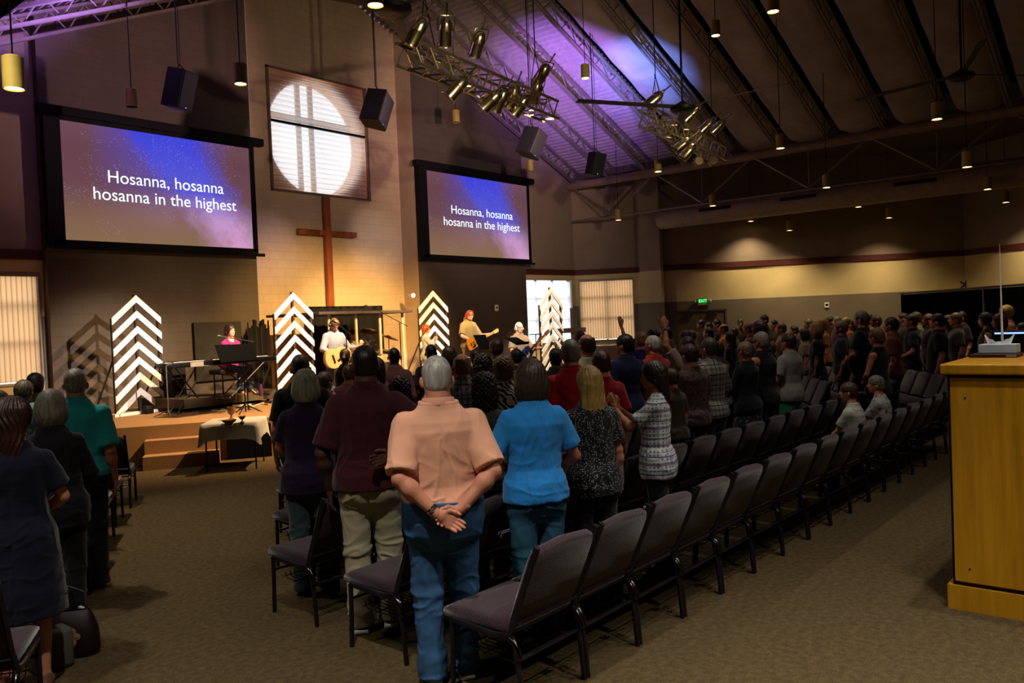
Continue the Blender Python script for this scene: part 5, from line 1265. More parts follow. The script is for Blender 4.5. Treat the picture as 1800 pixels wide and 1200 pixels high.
for lb, q_ in (('black cable lying along the front of the keyboard platform', [(350, 724), (390, 719), (420, 716), (455, 709), (470, 711)]), ('loose pale cable on the stage floor right of the platform', [(424, 714), (440, 715), (462, 708), (478, 704)])):
    m = MB(); m.tube([onz(x, y, .61) for x, y in q_], .012, 6); tag(m.build('cable', black(.5) if 'black' in lb else plain('ivory_plastic', '#c9b990', .5), None, True), lb, 'cable')
# ------------------------------------------------------------------ drum booth
DY = 13.9; xa, xb = ony(577, 600, DY).x, ony(709, 600, DY).x; DZ = ony(640, 549, DY).z
dbth = empty('drum_shield', (xa, DY, .6), 0, 'clear drum shield with a dark roof board behind the acoustic guitar player', 'drum shield'); Wd = xb-xa
m = MB(); m.rbox((Wd/2-.1, .75, DZ-.6), (Wd+.5, 1.9, .06), .01); m.build('roof_board', plain('roof_foam', '#3a3238', .8), dbth)
m = MB()
for f in (.02, .36, .68, 1.0): m.bx(Wd*f-.02, Wd*f+.02, -.02, .02, 0, DZ-.63)
m.build('shield_post', plain('clear_edge', '#c9b6a4', .2), dbth)
g = NT('acrylic', .05); tr = g.n('ShaderNodeBsdfTransparent'); tr.inputs[0].default_value = (.9, .9, .9, 1); gl = g.n('ShaderNodeBsdfGlossy', i_Roughness=.05); mx = g.n('ShaderNodeMixShader', i_0=.07); g.l(tr.outputs[0], mx.inputs[1]); g.l(gl.outputs[0], mx.inputs[2]); g.l(mx.outputs[0], g.out.inputs[0])
for f0, f1 in ((.03, .35), (.37, .67), (.69, .99)): m = MB(); m.bx(Wd*f0, Wd*f1, -.004, .004, 0, DZ-.64); m.build('clear_panel', g.m, dbth)
a, b = ony(543, 540, 16.2), ony(671, 535, 16.2)
bd = empty('drum_backdrop', (a.x, 16.2, .6), 0, 'black cloth backdrop hung behind the drums', 'backdrop'); m = MB(); vs = []
for i in range(81): x = (b.x-a.x)*i/80; y = .03*sin(i*.8)+.015*sin(i*2.1); vs += [(x, y, 0), (x, y, a.z-.6)]
m.add(vs, [(2*i, 2*i+2, 2*i+3, 2*i+1) for i in range(80)]); m.build('cloth', plain('black_drape2', '#100f12', .9), bd, True); m = MB(); m.tube([(0, 0, a.z-.6), (b.x-a.x, 0, a.z-.6)], .02, 6); m.tube([(0, 0, 0), (0, 0, a.z-.6)], .02, 6); m.tube([(b.x-a.x, 0, 0), (b.x-a.x, 0, a.z-.6)], .02, 6); m.build('frame', black(), bd)
# drum kit
PEARL = plain('pearl_drum', '#cfc2b2', .3); BRASS = plain('cymbal_brass', '#c79a45', .25, 1)
P = at(668, 640, 18.3); K0 = V((P.x, P.y, .6)); dk = empty('drum_kit', tuple(K0), .2, 'pearl drum kit with brass cymbals inside the clear drum shield', 'drum kit')
def drum(c, r, h, M, nm): m = MB(); m.lathe(c, [(r*.97, -h/2), (r, -h/2+.01), (r, h/2-.01), (r*.97, h/2)], 24, M=M); o = m.build(nm, PEARL, dk, True, radians(40)); m = MB(); m.lathe(c, [(r+.012, h/2-.03), (r+.014, h/2), (r, h/2+.006)], 24, M=M); m.lathe(c, [(r+.012, -h/2+.03), (r+.014, -h/2), (r, -h/2-.006)], 24, M=M); m.build('hoop', metal('#b8b4ac', .2), o, True)
I3 = Matrix.Identity(3); RX90 = Matrix.Rotation(radians(90), 3, 'X')
drum(V((0, 0, .29)), .28, .42, RX90, 'bass_drum'); drum(V((-.18, 0, .72)), .15, .22, Matrix.Rotation(.3, 3, 'X'), 'tom'); drum(V((.18, 0, .72)), .16, .24, Matrix.Rotation(.3, 3, 'X'), 'tom'); drum(V((.5, .25, .38)), .2, .4, I3, 'floor_tom'); drum(V((-.45, .3, .58)), .18, .15, I3, 'snare_drum')
for c, r, h in ((V((.42, .05, 1.15)), .24, .12), (V((-.5, .05, 1.08)), .22, .1), (V((-.7, .35, .85)), .18, .02), (V((.1, .35, 1.3)), .19, -.2)):
    m = MB(); R = Matrix.Rotation(.35, 3, 'X') @ Matrix.Rotation(h, 3, 'Y'); m.lathe(c, [(0, .03), (.04, .028), (.06, .01), (r, -.012), (r, -.015), (.05, 0), (0, .015)], 24, M=R); m.build('cymbal', BRASS, dk, True)
    m = MB(); m.tube([c, (c.x, c.y, .05)], .011, 6)
    for a_ in range(3): m.tube([(c.x, c.y, .2), (c.x+.2*cos(a_*2.1), c.y+.2*sin(a_*2.1), 0)], .009, 5)
    m.build('cymbal_stand', metal('#a8a49c', .25), dk)
P = at(577, 676, 16.6)
micstand(V((at(609, 600, 14.3).x, at(609, 600, 14.3).y, .6)), pi*1.15, 1.35, 'boom microphone stand in front of the acoustic guitar player', .35, .12)
micstand(V((at(704, 600, 17.6).x, at(704, 600, 17.6).y, .6)), pi*.9, 1.45, 'boom microphone stand at the right corner of the drum shield', .62, .35)
P = onz(727, 682, .6); m = MB(); m.rbox((0, 0, .13), (.34, .34, .26), .01); o = m.build('white_box', plain('white_laminate', '#d9d4c8', .5), None, True); o.location = (P.x, P.y, .6); tag(o, 'bright white box standing on the stage below the singer', 'box')
P = at(693, 640, 17.6); m = MB(); vs = [(-.25, -.18, 0), (.25, -.18, 0), (.25, .18, 0), (-.25, .18, 0), (-.25, -.02, .32), (.25, -.02, .32), (.25, .18, .28), (-.25, .18, .28)]
m.add(vs, [(0, 1, 2, 3), (4, 7, 6, 5), (0, 4, 5, 1), (1, 5, 6, 2), (2, 6, 7, 3), (3, 7, 4, 0)]); o = m.build('floor_monitor', black(.6)); o.location = (P.x, P.y-.4, .6); tag(o, 'black wedge floor monitor right of the drum shield', 'speaker')
# ------------------------------------------------------------------ guitars
def outline(L, w1, w2, waist, horns=0):
    pts = []
    for i in range(48):
        t_ = 2*pi*i/48; x = cos(t_); # +1 tail, -1 neck end
        f = (x+1)/2; wd_ = (w2*(1-f)+w1*f)*(1-waist*math.exp(-((x+.1)/.33)**2)); pts.append((x*L/2, sin(t_)*wd_*(1.0+.12*abs(cos(t_)))))
    if horns: pts = [(x-(horns*math.exp(-((abs(z)-w2*.75)/.035)**2) if x < -.05 else 0), z) for x, z in pts]
    return pts
def guitar(person_root, s, kind, loc, tilt, label, yaw=0.):
    face = person_root.rotation_euler.z; R = Matrix.Rotation(face, 3, 'Z'); P = V(person_root.location)+R @ V(loc)
    e = empty(kind, tuple(P), 0, label, 'guitar', 'guitars of the band'); e.rotation_euler = (0, radians(tilt), face+yaw)
    I = Matrix.Identity(3)
    if kind == 'acoustic_guitar':
        m = MB(); m.prism(outline(.50, .20, .155, .28), .10, I); m.build('body', plain('spruce_top', '#c9a268', .3, 0, .5), e, True, radians(40))
        m = MB(); c_ = [(-.07+.052*cos(a), .052*sin(a)) for a in np.linspace(0, 2*pi, 24)[:-1]]; m.prism(c_, .003, I, (0, .0515, 0)); m.build('sound_hole', black(.8), e)
        m = MB(); m.prism([(-.05, -.05), (.03, -.09), (.05, -.05), (.0, -.03), (-.02, -.05)], .003, I, (0, .052, 0)); m.build('pickguard', plain('tortoise', '#2e150b', .3), e)
        m = MB(); m.rbox((.10, .056, 0), (.03, .012, .15), .003); m.build('bridge', plain('rosewood', '#2a160e', .4), e); nl, bx_ = .62, -.22; nc = '#4a2b18'
    else:
        col = '#d07a18' if kind == 'electric_guitar' else '#253a6e'
        m = MB(); m.prism(outline(.42, .165, .135, .25, .05), .042, I); m.build('body', plain('guitar_finish_'+kind, col, .15, 0, .6), e, True, radians(40))
        m = MB(); m.prism([(-.12, -.02), (.08, -.07), (.12, -.11), (.05, -.13), (-.04, -.1), (-.12, -.08)] if kind != 'electric_guitar' else [(-.05, -.03), (.06, -.05), (.1, -.09), (.0, -.1)], .004, I, (0, .023, 0)); m.build('pickguard', plain('guard', '#d9cdb8' if kind != 'electric_guitar' else '#1a120c', .3), e)
        m = MB()
        for x in (-.07, .02): m.rbox((x, .026, 0), (.035, .012, .08), .003)
        m.build('pickup', black(.3), e); m = MB(); m.rbox((.10, .027, 0), (.03, .014, .075), .003); m.build('bridge', metal('#b0aca4', .2), e); nl, bx_ = (.60, -.14) if kind == 'electric_guitar' else (.68, -.14); nc = '#b98846' if kind == 'electric_guitar' else '#5a351c'
    m = MB(); m.rbox((-nl/2+bx_*.5-.0, .035, 0), (nl+bx_, .022, .052), .006); m.build('neck', plain('neck_wood', nc, .35), e, True)
    hx_ = -nl+bx_*.0-.0; hx_ = -(nl+bx_)-.0+bx_
    hx_ = -nl+.0+bx_*.0
    m = MB(); m.prism([(hx_-.01, -.024), (hx_-.05, -.04), (hx_-.17, -.036), (hx_-.18, .03), (hx_-.05, .038), (hx_-.01, .024)], .018, I, (0, .034, 0)); hd = m.build('headstock', plain('headstock_'+kind, nc if kind != 'acoustic_guitar' else '#1d120c', .35), e)
    m = MB()
    for i in range(3 if kind != 'bass_guitar' else 2):
        for a_ in (-1, 1): x = hx_-.06-.045*i; m.tube([(x, .034, a_*.036), (x, .034, a_*.062)], .006, 6)
    m.build('tuning_pegs', metal('#c9c5bd', .2), hd)
    m = MB()
    for i in range(6 if kind != 'bass_guitar' else 4): z = (i-(2.5 if kind != 'bass_guitar' else 1.5))*.0075; m.tube([(.10, .058 if kind == 'acoustic_guitar' else .036, z), (hx_-.02, .048, z)], .0009, 3)
    m.build('strings', metal('#c9c5bd', .3), e)
    return e
BR = '#c9956f'
r, s_, q_ = person(585, 557, 14.5, 'm', 'guitar', pi-.2, 'short', '#6b4a2a', 'p', ('#85889a', None, 'threeq', .84), ('jeans', '#40506a'), '#1a1a1a', label='person in a pale grey shirt playing a natural acoustic guitar on stage', base=.6, opt=('glasses', 'collar', 'face', 'headphones_black', 'bow'), head=(0, -8), q=.008)
guitar(r, s_, 'acoustic_guitar', (.07, .255, .98*s_), 17, 'natural wood acoustic guitar held by the person in the grey shirt')
r, s_, q_ = person(822, 543, 18.4, 'm', 'guitar', pi-.1, 'buzz', '#6e4a2c', 'p', ('#8f7a4e', None, 'short', .86), ('long', '#b09468'), '#2a2018', label='bearded person with red headphones playing a sunburst electric guitar', base=.6, opt=('headphones_red', 'beard', 'collar', 'face', 'bow'), head=(8, -10), q=.009)
guitar(r, s_, 'electric_guitar', (.06, .23, .97*s_), 20, 'orange sunburst electric guitar held by the person with red headphones')
r, s_, q_ = person(911, 553, 18.6, 'm', 'guitar', pi-.3, 'fringe', '#8d8278', 'p', ('#a58f78', None, 'short', .86), ('long', '#3a342c'), '#1a1a1a', label='seated person with silver headphones and glasses playing a blue bass guitar', base=.6, opt=('headphones_silver', 'glasses', 'collar', 'face', 'sit'), hh=1.75, q=.009, fat=.02)
guitar(r, s_, 'bass_guitar', (.05, .27, .62*s_), 38, 'dark blue bass guitar held by the seated person with silver headphones')
PB = V(r.location); stl = empty('stool', (PB.x, PB.y, .6), 0, 'black stool under the seated bass player', 'stool'); m = MB(); m.lathe((0, .02, .40), [(0, 0), (.16, 0), (.17, .03), (.15, .05), (0, .05)], 20); m.build('seat', black(.6), stl, True)
for a_ in range(4): m = MB(); t_ = a_*pi/2+.8; m.tube([(.1*cos(t_), .1*sin(t_), .4), (.2*cos(t_), .2*sin(t_), 0)], .012, 6); m.build('leg', black(.4), stl)
r, s_, q_ = person(748, 570, 17.6, 'f', 'mic', pi+.75, 'wavy', '#8d3f14', 'p', ('#cfd2cb', None, 'threeq', .80), ('long', '#e0d8c8'), '#3a2a20', label='red-haired person in a pale jacket singing into a held microphone', base=.6, opt=('face',), q=.009)
R = Matrix.Rotation(r.rotation_euler.z, 3, 'Z'); mp = V(r.location)+R @ V((0, .27*s_, 1.44*s_)); m = MB(); m.tube([(0, .05, -.11), (0, .0, -.01), (0, -.012, .012), (0, -.03, .05)], [.011, .014, .024, .02], 10); o = m.build('microphone', plain('mic_grey', '#3d3d40', .4, .5), None, True); o.location = mp; o.rotation_euler.z = r.rotation_euler.z; tag(o, 'hand-held microphone at the mouth of the red-haired singer', 'microphone')
r, s_, q_ = person(404, 580, 14.9, 'f', 'keys', pi+.1, 'long', '#2a1810', 'p', ('#a3246a', None, 'long', .80), ('slimjeans', '#2b3648'), '#8a4a30', label='person in a magenta sweater singing and playing the long keyboard', base=.84, opt=('face', 'sit'), hh=1.68, q=.008)
r, s_, q_ = person(620, 571, 18.6, 'm', 'keys', pi, 'crop', '#2a1d14', 'r', ('#a39d98', None, 'short', .80), ('long', '#4a4a50'), '#1a1a1a', label='dim person seated at the drums behind the clear shield', base=.6, opt=('face', 'sit'), hh=1.75, q=.011)
PB = V(r.location); stl = empty('drum_throne', (PB.x, PB.y, .6), 0, 'round black stool under the drummer', 'stool'); m = MB(); m.lathe((0, 0, .40), [(0, 0), (.16, 0), (.17, .03), (.15, .05), (0, .05)], 20); m.build('seat', black(.6), stl, True)
for a_ in range(3): m = MB(); t_ = a_*2.1; m.tube([(0, 0, .4), (.2*cos(t_), .2*sin(t_), 0)], .012, 6); m.build('leg', black(.4), stl)
P = at(848, 600, 17.6); musicstand(V((P.x, P.y, .6)), pi+.3, .84, 'black music stand in front of the person with red headphones', .6)
P = at(908, 600, 17.8); musicstand(V((P.x, P.y, .6)), pi+.2, .82, 'flat black music stand in front of the bass player', .55, tilt=62)
P = at(942, 600, 19.0); micstand(V((P.x, P.y, .6)), 0, 1.05, 'slim stand with a small flat top before the right window', 0, 0, False); m = MB(); m.rbox((0, 0, 1.06), (.26, .2, .02), .005); o = m.build('tray', black(.4), COL.objects[-1] if 0 else None); o.location = (P.x, P.y, .6); tag(o, 'small flat tray on the slim stand before the right window', 'tray')
P = at(1104/1, 560, 21.5); 
P = at(1009, 575, 20.5); wc = empty('standing_cross', (P.x, P.y, .6), -.3, 'dark wooden cross standing before the right window', 'cross'); tz_ = at(1006, 541, 20.5).z-.6; m = MB(); m.bx(-.06, .06, -.06, .06, 0, tz_); m.build('upright', DKW, wc); m = MB(); m.bx(-.48, .32, -.07, .05, tz_-.62, tz_-.50); m.build('crossbar', DKW, wc)
pi_ = empty('upright_piano', (at(1088, 600, 24.0).x, at(1088, 600, 24.0).y, 0), -.9, 'dark piano by the right windows behind the seated rows', 'piano'); m = MB(); m.rbox((0, 0, .6), (1.4, .55, 1.2), .02); m.build('case', plain('piano_wood', '#2a1710', .3), pi_); m = MB(); m.bx(-.62, .62, -.42, -.27, .70, .73); m.build('keys', plain('ivory', '#d8cfc0', .3), pi_); m = MB(); m.bx(-.68, .68, -.44, -.25, .60, .70); m.build('key_shelf', plain('piano_wood', '#2a1710', .3), pi_)
# ------------------------------------------------------------------ communion table
TA = atan2(-.46, .52); tc_ = V((6.5, 10.93, 0)); tb = empty('folding_table', tuple(tc_), TA, 'small table with a white cloth in front of the stage steps', 'table')
m = MB(); m.rbox((0, 0, .665), (.76, .76, .03), .005); m.build('tabletop', plain('tabletop', '#8a7a66', .5), tb)
for x in (-.34, .34):
    for y in (-.34, .34): m = MB(); m.tube([(x, y, 0), (x, y, .65)], .012, 6); m.build('leg', black(.4), tb)
m = MB(); n = 56; h2 = .40; rings = []
def sq(t_, e_):
    c_, s__ = cos(t_), sin(t_); k_ = 1/max(abs(c_), abs(s__)); return c_*k_, s__*k_
NN = 96; top_ = .684
ring = [sq(2*pi*(i+.5)/NN+pi/4, 0) for i in range(NN)]
lv = [(0.0, top_), (.98, top_), (1.012, top_-.006), (1.02, top_-.05), (1.03, top_-.13), (1.05, top_-.23)]
vs = []
for j, (k_, z) in enumerate(lv):
    for i, (x, y) in enumerate(ring):
        cn = (min(abs(x), abs(y)))**6; dz = 0; ex = 0
        if j > 2: dz = -(j-2)/3*.14*cn; ex = (j-2)/3*(.05*sin(i*2*pi/NN*14)*.3+.10*cn)
        vs.append((x*h2*(k_+ex), y*h2*(k_+ex), z+dz))
m.add(vs, [(j*NN+i, j*NN+(i+1) % NN, (j+1)*NN+(i+1) % NN, (j+1)*NN+i) for j in range(len(lv)-1) for i in range(NN)]); o = m.build('tablecloth', cloth('#b5b0a2'), None, True, radians(70)); o.location = tc_; o.rotation_euler.z = TA; tag(o, 'white square tablecloth draped over the small table', 'tablecloth')
WOODB = plain('turned_wood', '#7d5426', .35)
def vessel(px, py, prof, name, label, cat):
    P = onz(px, py, .688); m = MB(); m.lathe((0, 0, 0), prof, 28); o = m.build(name, WOODB, None, True, radians(60)); o.location = P; tag(o, label, cat)
vessel(407, 737, [(.045, 0), (.048, .008), (.014, .03), (.012, .06), (.05, .10), (.062, .15), (.058, .19), (.052, .19), (.054, .15), (.04, .11), (0, .09)], 'chalice', 'tall brown chalice on the white tablecloth', 'chalice')
vessel(403, 744, [(.05, 0), (.09, .03), (.105, .055), (.10, .055), (.08, .03), (0, .012)], 'bowl', 'shallow wooden bowl on the white tablecloth', 'bowl')
vessel(426, 742, [(.03, 0), (.03, .006), (.008, .02), (.008, .035), (.04, .06), (.055, .09), (.05, .09), (.035, .065), (0, .045)], 'goblet', 'small wooden goblet right of the bowl on the tablecloth', 'goblet')
# handbag and things by the left aisle
hb = empty('handbag', (2.02, 5.40, 0), -.7, 'brown handbag with a tan flower on the floor by the left aisle', 'bag'); m = MB(); vs = []
prof = [(.0, .15, .07), (.03, .17, .085), (.15, .165, .085), (.24, .14, .05), (.28, .12, .02)]; n = 28
for z, a_, b_ in prof: vs += [(a_*abs(cos(t_))**.7*(1 if cos(t_) > 0 else -1), b_*abs(sin(t_))**.8*(1 if sin(t_) > 0 else -1), z) for t_ in np.linspace(0, 2*pi, n+1)[:-1]]
m.add(vs, [(j*n+i, j*n+(i+1) % n, (j+1)*n+(i+1) % n, (j+1)*n+i) for j in range(len(prof)-1) for i in range(n)]+[tuple(range(n))]); m.build('pouch', plain('brown_leather', '#1c0f0a', .5), hb, True)
m = MB(); m.tube([(-.1, .0, .27), (-.09, .02, .38), (0, .03, .42), (.09, .02, .38), (.1, 0, .27)], .009, 8); m.build('handle', plain('brown_leather', '#1c0f0a', .5), hb, True)
m = MB()
for i in range(5): t_ = i*2*pi/5; m.lathe((.03+.035*cos(t_), -.088, .14+.035*sin(t_)), [(0, .006), (.024, 0)], 10, M=RX90)
m.build('flower_patch', plain('tan_suede', '#8a6a48', .7), hb)
m = MB(); m.rbox((2.16, 5.52, .12), (.02, .16, .22), .004); tag(m.build('paper_booklet', plain('paper_white', '#a9b2b0', .7)), 'white booklet standing behind the brown handbag', 'booklet')
m = MB(); m.rbox((1.86, 5.28, .12), (.22, .16, .24), .03); tag(m.build('grey_tote_bag', plain('grey_canvas', '#4b4a42', .9), None, True), 'small grey tote bag against the left side of the brown handbag', 'bag')
m = MB(); m.rbox((0, 0, 0), (.32, .22, .05), .022); o = m.build('folded_jacket', plain('blue_cloth', '#5d7f8f', .9), None, True); o.location = (1.28, 4.80, .50); o.rotation_euler.z = .4; tag(o, 'folded pale blue jacket on the chair in the lower left corner', 'jacket')
# ------------------------------------------------------------------ the congregation
GR = '#8d8a84'; DG = '#4d4a46'; BLK = '#120e0e'; BRN = '#3d2818'; LBR = '#6e4e2c'; BLD = '#a88c4e'; WHI = '#b9b4a8'; RED = '#6b3418'
LF = radians(-32); RT = radians(28)
C = 'people of the congregation'
def pp(px, top, Z, sex, pose, hair, hc, sk, shirt, pants, label, face=None, **kw):
    P = at(px, top, Z); P0 = P.copy()
    if 2.9 < P.x < 12.6 and 'LF' not in kw and face != LF: f_ = (3.22+.95*round((P.y-3.22)/.95))/P.y; Z *= f_
    elif P.x >= 12.6:
        nx_, ny_ = -sin(ca), cos(ca); v0 = (P.x-13.6)*nx_+(P.y-3.2)*ny_; dn = P.x*nx_+P.y*ny_; vs_ = .95*round((v0-.38)/.95)+.38; f_ = (vs_+13.6*nx_+3.2*ny_)/dn if abs(dn) > .5 else 1
        if .93 < f_ < 1.07: Z *= f_
    elif face == LF: v0 = P.x*.53+P.y*.848; f_ = (4.86+.98*round((v0-.27-4.86)/.98)+.27)/v0; Z *= f_
    if face is None:
        P = at(px, top, Z); face = -atan2(12.6-P.x, 14.0-P.y)*.95+random.uniform(-.1, .1)*(Z > 6)
    return person(px, top, Z, sex, pose, face, hair, hc, sk, shirt, pants, label=label, group=C, **kw)
# nearest, main block
pp(766, 622, 4.5, 'm', 'back', 'buzz', '#97938e', 'f', ('#d49c80', None, 'short', .93), ('jeans', '#35587e'), 'large grey-haired person in a peach shirt and jeans, hands clasped behind the back', opt=('collar', 'watch', 'sole', 'tuck'), fat=.042, shoe='#3a352c', q=.0062)
pp(640, 604, 5.35, 'm', 'rest', 'buzz', '#0f0c0c', 'd', ('#340b13', None, 'short', .88), ('long', '#9a9478'), 'person in a maroon shirt and khaki trousers with one hand behind the back', opt=('collar', 'sole'), fat=.032, shoe='#101012')
pp(933, 632, 5.15, 'm', 'front', 'bob', '#33271b', 'f', ('#2580cc', None, 'short', .86), ('jeans', '#2d5468'), 'brown-haired person in a bright blue T-shirt and jeans', head=(-4, 0), fat=.0)
pp(1035, 642, 5.6, 'f', 'down', 'long', '#94783f', 'f', ('#15151a', ('dots', 85, '#c4c4c0', .24), 'short', .82), ('long', '#0d0d10'), 'long blonde-haired person in a black blouse with white dots', fat=.018)
pp(1150, 634, 6.2, 'f', 'clap', 'long', '#21140f', 't', ('#d4d8da', ('tribal',), 'short', .80), ('long', '#101015'), 'dark-haired person in a white patterned top with folded hands raised', face=radians(22), head=(12, -4), fat=.0)
pp(536, 648, 6.1, 'f', 'front', 'bob', '#98957f', 'f', ('#231530', None, 'short', .80), ('long', '#33464a'), 'grey bob-haired person in a dark purple top', fat=.03)
# left block
pp(131, 645, 6.75, 'm', 'down', 'buzz', '#817a6e', 'f', ('#27999a', None, 'short', .90), ('long', '#0d0d12'), 'grey-haired person in a teal shirt and black trousers', LF, fat=.022, opt=('collar',), shoe='#0c0c0e')
pp(88, 684, 5.3, 'f', 'front', 'bob', '#6f6a5c', 'f', ('#0f0e14', None, 'threeq', .78), ('long', '#101014'), 'grey bob-haired person in a black top in front of the teal shirt', LF, fat=.01, head=(-4, 0))
pp(20, 697, 4.45, 'f', 'front', 'wavy', '#2e150e', 'f', ('#05071a', None, 'dress-short'), ('skirt', '#131834'), 'long brown-haired person in a navy dress at the left edge', LF, head=(-20, 0), fat=.012, shoe='#6b4a38')
pp(41, 667, 7.6, 'm', 'down', 'short', '#4c4638', 'f', ('#6d9a94', None, 'short'), ('long', '#22242a'), 'short-haired person in a pale teal shirt at the left edge', LF, opt=('collar',), head=(-10, 0))
pp(62, 655, 9.4, 'f', 'down', 'bob', '#1d120e', 'f', ('#2a2022', None, 'short'), ('long', '#1a1a1e'), 'dark-haired person seen before the left window', LF, head=(-30, 0))
pp(-6, 686, 6.2, 'f', 'down', 'bob', '#2a1a12', 'f', ('#3a2c30', None, 'short'), ('long', '#1a1a1e'), 'person cut off at the very left edge', LF)
# behind the front ones
pp(527, 621, 7.4, 'm', 'down', 'buzz', '#3c342c', 'f', ('#0e0e14', None, 'short'), ('long', '#16161a'), 'person in a black shirt left of the grey bob', fat=.02)
pp(570, 652, 8.7, 'f', 'clap', 'short', '#4a3a24', 'f', ('#3c2c38', None, 'short'), ('long', '#1c1c20'), 'brown-haired person just right of the grey bob', head=(-30, 0))
pp(606, 612, 12.0, 'f', 'pray', 'pony', '#3a2618', 'f', ('#141218', None, 'tank'), ('long', '#1a1a1e'), 'person with a ponytail standing in front of the acoustic guitar')
pp(612, 640, 9.6, 'm', 'down', 'crop', '#4a3a28', 'f', ('#5a3440', None, 'short'), ('long', '#1c1c22'), 'shorter person half hidden left of the maroon shirt')
pp(692, 610, 10.6, 'm', 'down', 'buzz', '#0d0a0a', 'd', ('#6f4a50', None, 'long'), ('long', '#1a1a22'), 'black-haired person in a dusty rose shirt', opt=('collar',))
pp(662, 628, 9.0, 'f', 'down', 'long', '#2c1a12', 't', ('#6a4048', None, 'short'), ('long', '#1a1a22'), 'long dark-haired person behind the maroon shirt')
pp(702, 664, 6.9, 'f', 'down', 'curly', '#120c0c', 't', ('#141018', None, 'short'), ('long', '#141418'), 'curly black-haired person between the maroon and peach shirts')
pp(757, 604, 11.4, 'm', 'down', 'buzz', '#120d0b', 'd', ('#2c2430', None, 'short'), ('long', '#141418'), 'black-haired person right above the peach shirted head')
pp(789, 608, 9.9, 'f', 'down', 'bob', '#2e2a18', 'f', ('#571820', None, 'short'), ('long', '#141418'), 'brown-haired person in dark red behind the bald plaid one')
pp(812, 619, 7.4, 'm', 'down', 'fringe', '#7a6048', 'f', ('#8f9298', ('plaid', 11, '#2a2c38', '#14141c'), 'short'), ('long', '#22242c'), 'balding person in a grey and black plaid shirt', opt=('collar',), head=(-14, 0), fat=.01)
pp(836, 612, 10.6, 'f', 'down', 'bun', '#0f0b0b', 'd', ('#121014', None, 'short'), ('long', '#141418'), 'black-haired person with a small bun')
pp(872, 594, 10.2, 'm', 'down', 'short', '#38291c', 'f', ('#3a3a34', ('blotch', 26, '#8d8a78', .56), 'short'), ('long', '#1a1a1e'), 'brown-haired person in a patterned shirt below the music stands', opt=('collar',))
pp(850, 656, 6.3, 'f', 'down', 'curly', '#1b1512', 't', ('#3a4644', None, 'short'), ('long', '#15171a'), 'dark long-haired person in grey-green beside the bright blue T-shirt')
pp(848, 622, 8.9, 'f', 'down', 'curly', '#1e120e', 't', ('#2a2428', None, 'short'), ('long', '#141418'), 'dark curly-haired person between the plaid and the zebra print')
pp(884, 626, 7.7, 'f', 'down', 'halo', '#5e4a2e', 'f', ('#b9b9b4', ('zebra', 9, '#15151a'), 'short'), ('long', '#1a1a1e'), 'light curly-haired person in a black and white zebra print top')
pp(907, 612, 11.6, 'm', 'down', 'crop', '#1c120e', 'f', ('#2a2430', None, 'short'), ('long', '#141418'), 'dark-haired person right below the seated bass player')
pp(1002, 594, 7.15, 'm', 'down', 'buzz', '#6f6660', 'f', ('#a50d18', None, 'short'), ('long', '#1c1c24'), 'tall person in a bright red polo shirt', opt=('collar',), fat=.02, head=(-4, 0))
pp(976, 611, 9.8, 'm', 'down', 'crop', '#0c0a0b', 'd', ('#0c0b0f', None, 'short'), ('long', '#101014'), 'dark silhouetted person in front of the slanted chevron tree')
pp(1019, 580, 11.4, 'm', 'down', 'buzz', '#181210', 'd', ('#3a3238', None, 'short'), ('long', '#141418'), 'dark-haired person behind the cream shirt')
pp(1031, 585, 9.6, 'm', 'down', 'fringe', '#3a2c20', 'f', ('#9c947a', None, 'short'), ('long', '#2a2a28'), 'person in a cream shirt behind the bright red polo', opt=('collar',), head=(8, 0))
pp(1056, 615, 8.0, 'm', 'down', 'crop', '#33200f', 'f', ('#8a0c18', None, 'short'), ('long', '#1a1a20'), 'shorter brown-haired person in a red shirt right of the blonde hair')
pp(1098, 587, 8.8, 'm', 'down', 'short', '#1c1512', 'f', ('#141a3c', None, 'short'), ('long', '#5a4a38'), 'dark-haired person in a navy polo looking left', opt=('collar',), head=(35, 0), fat=.015)
pp(1126, 582, 11.4, 'f', 'raiseL', 'short', '#7a5c34', 'f', ('#241a48', None, 'short'), ('long', '#141418'), 'fair-haired person in purple reaching one arm high before the window', q=.012)
pp(1147, 588, 10.6, 'm', 'fold', 'buzz', '#b3aa9c', 'f', ('#a03a28', None, 'short'), ('long', '#2a2430'), 'white-haired person in an orange red shirt', opt=('collar',), head=(25, 0), q=.012)
pp(1146, 577, 13.4, 'm', 'down', 'bun', '#181012', 't', ('#22222a', None, 'short'), ('long', '#141418'), 'dark-haired person behind the white-haired one')
pp(1180, 646, 8.1, 'f', 'down', 'short', '#3a2a1c', 'f', ('#3e3428', None, 'short'), ('long', '#141418'), 'small person beside the dark ponytail')
pp(1212, 604, 8.4, 'm', 'front', 'short', '#32211a', 'f', ('#5b4440', ('blotch', 60, '#382a2a', .5), 'short', .84), ('long', '#141418'), 'person in a mottled brown shirt left of the plaid one', fat=.022)
pp(1208, 590, 11.6, 'm', 'raiseL', 'crop', '#2a1c14', 't', ('#8e7a76', None, 'short'), ('long', '#141418'), 'tanned person in a pale pink shirt with one arm reaching forward and up', q=.012, opt=('watch',))
pp(1247, 592, 8.75, 'm', 'front', 'crop', '#3d332c', 'f', ('#8f8d86', ('plaid', 9, '#3d3b3a', '#1c1b1c'), 'short', .84), ('long', '#17181c'), 'person in a grey and white plaid shirt', opt=('collar',))
pp(1310, 599, 9.7, 'f', 'front', 'short', '#6a5840', 'f', ('#090b18', None, 'threeq', .80), ('skirt', '#23262e', ('blotch', 24, '#767a80', .62)), 'fair short-haired person in a navy top and patterned skirt', opt=('tousled',))
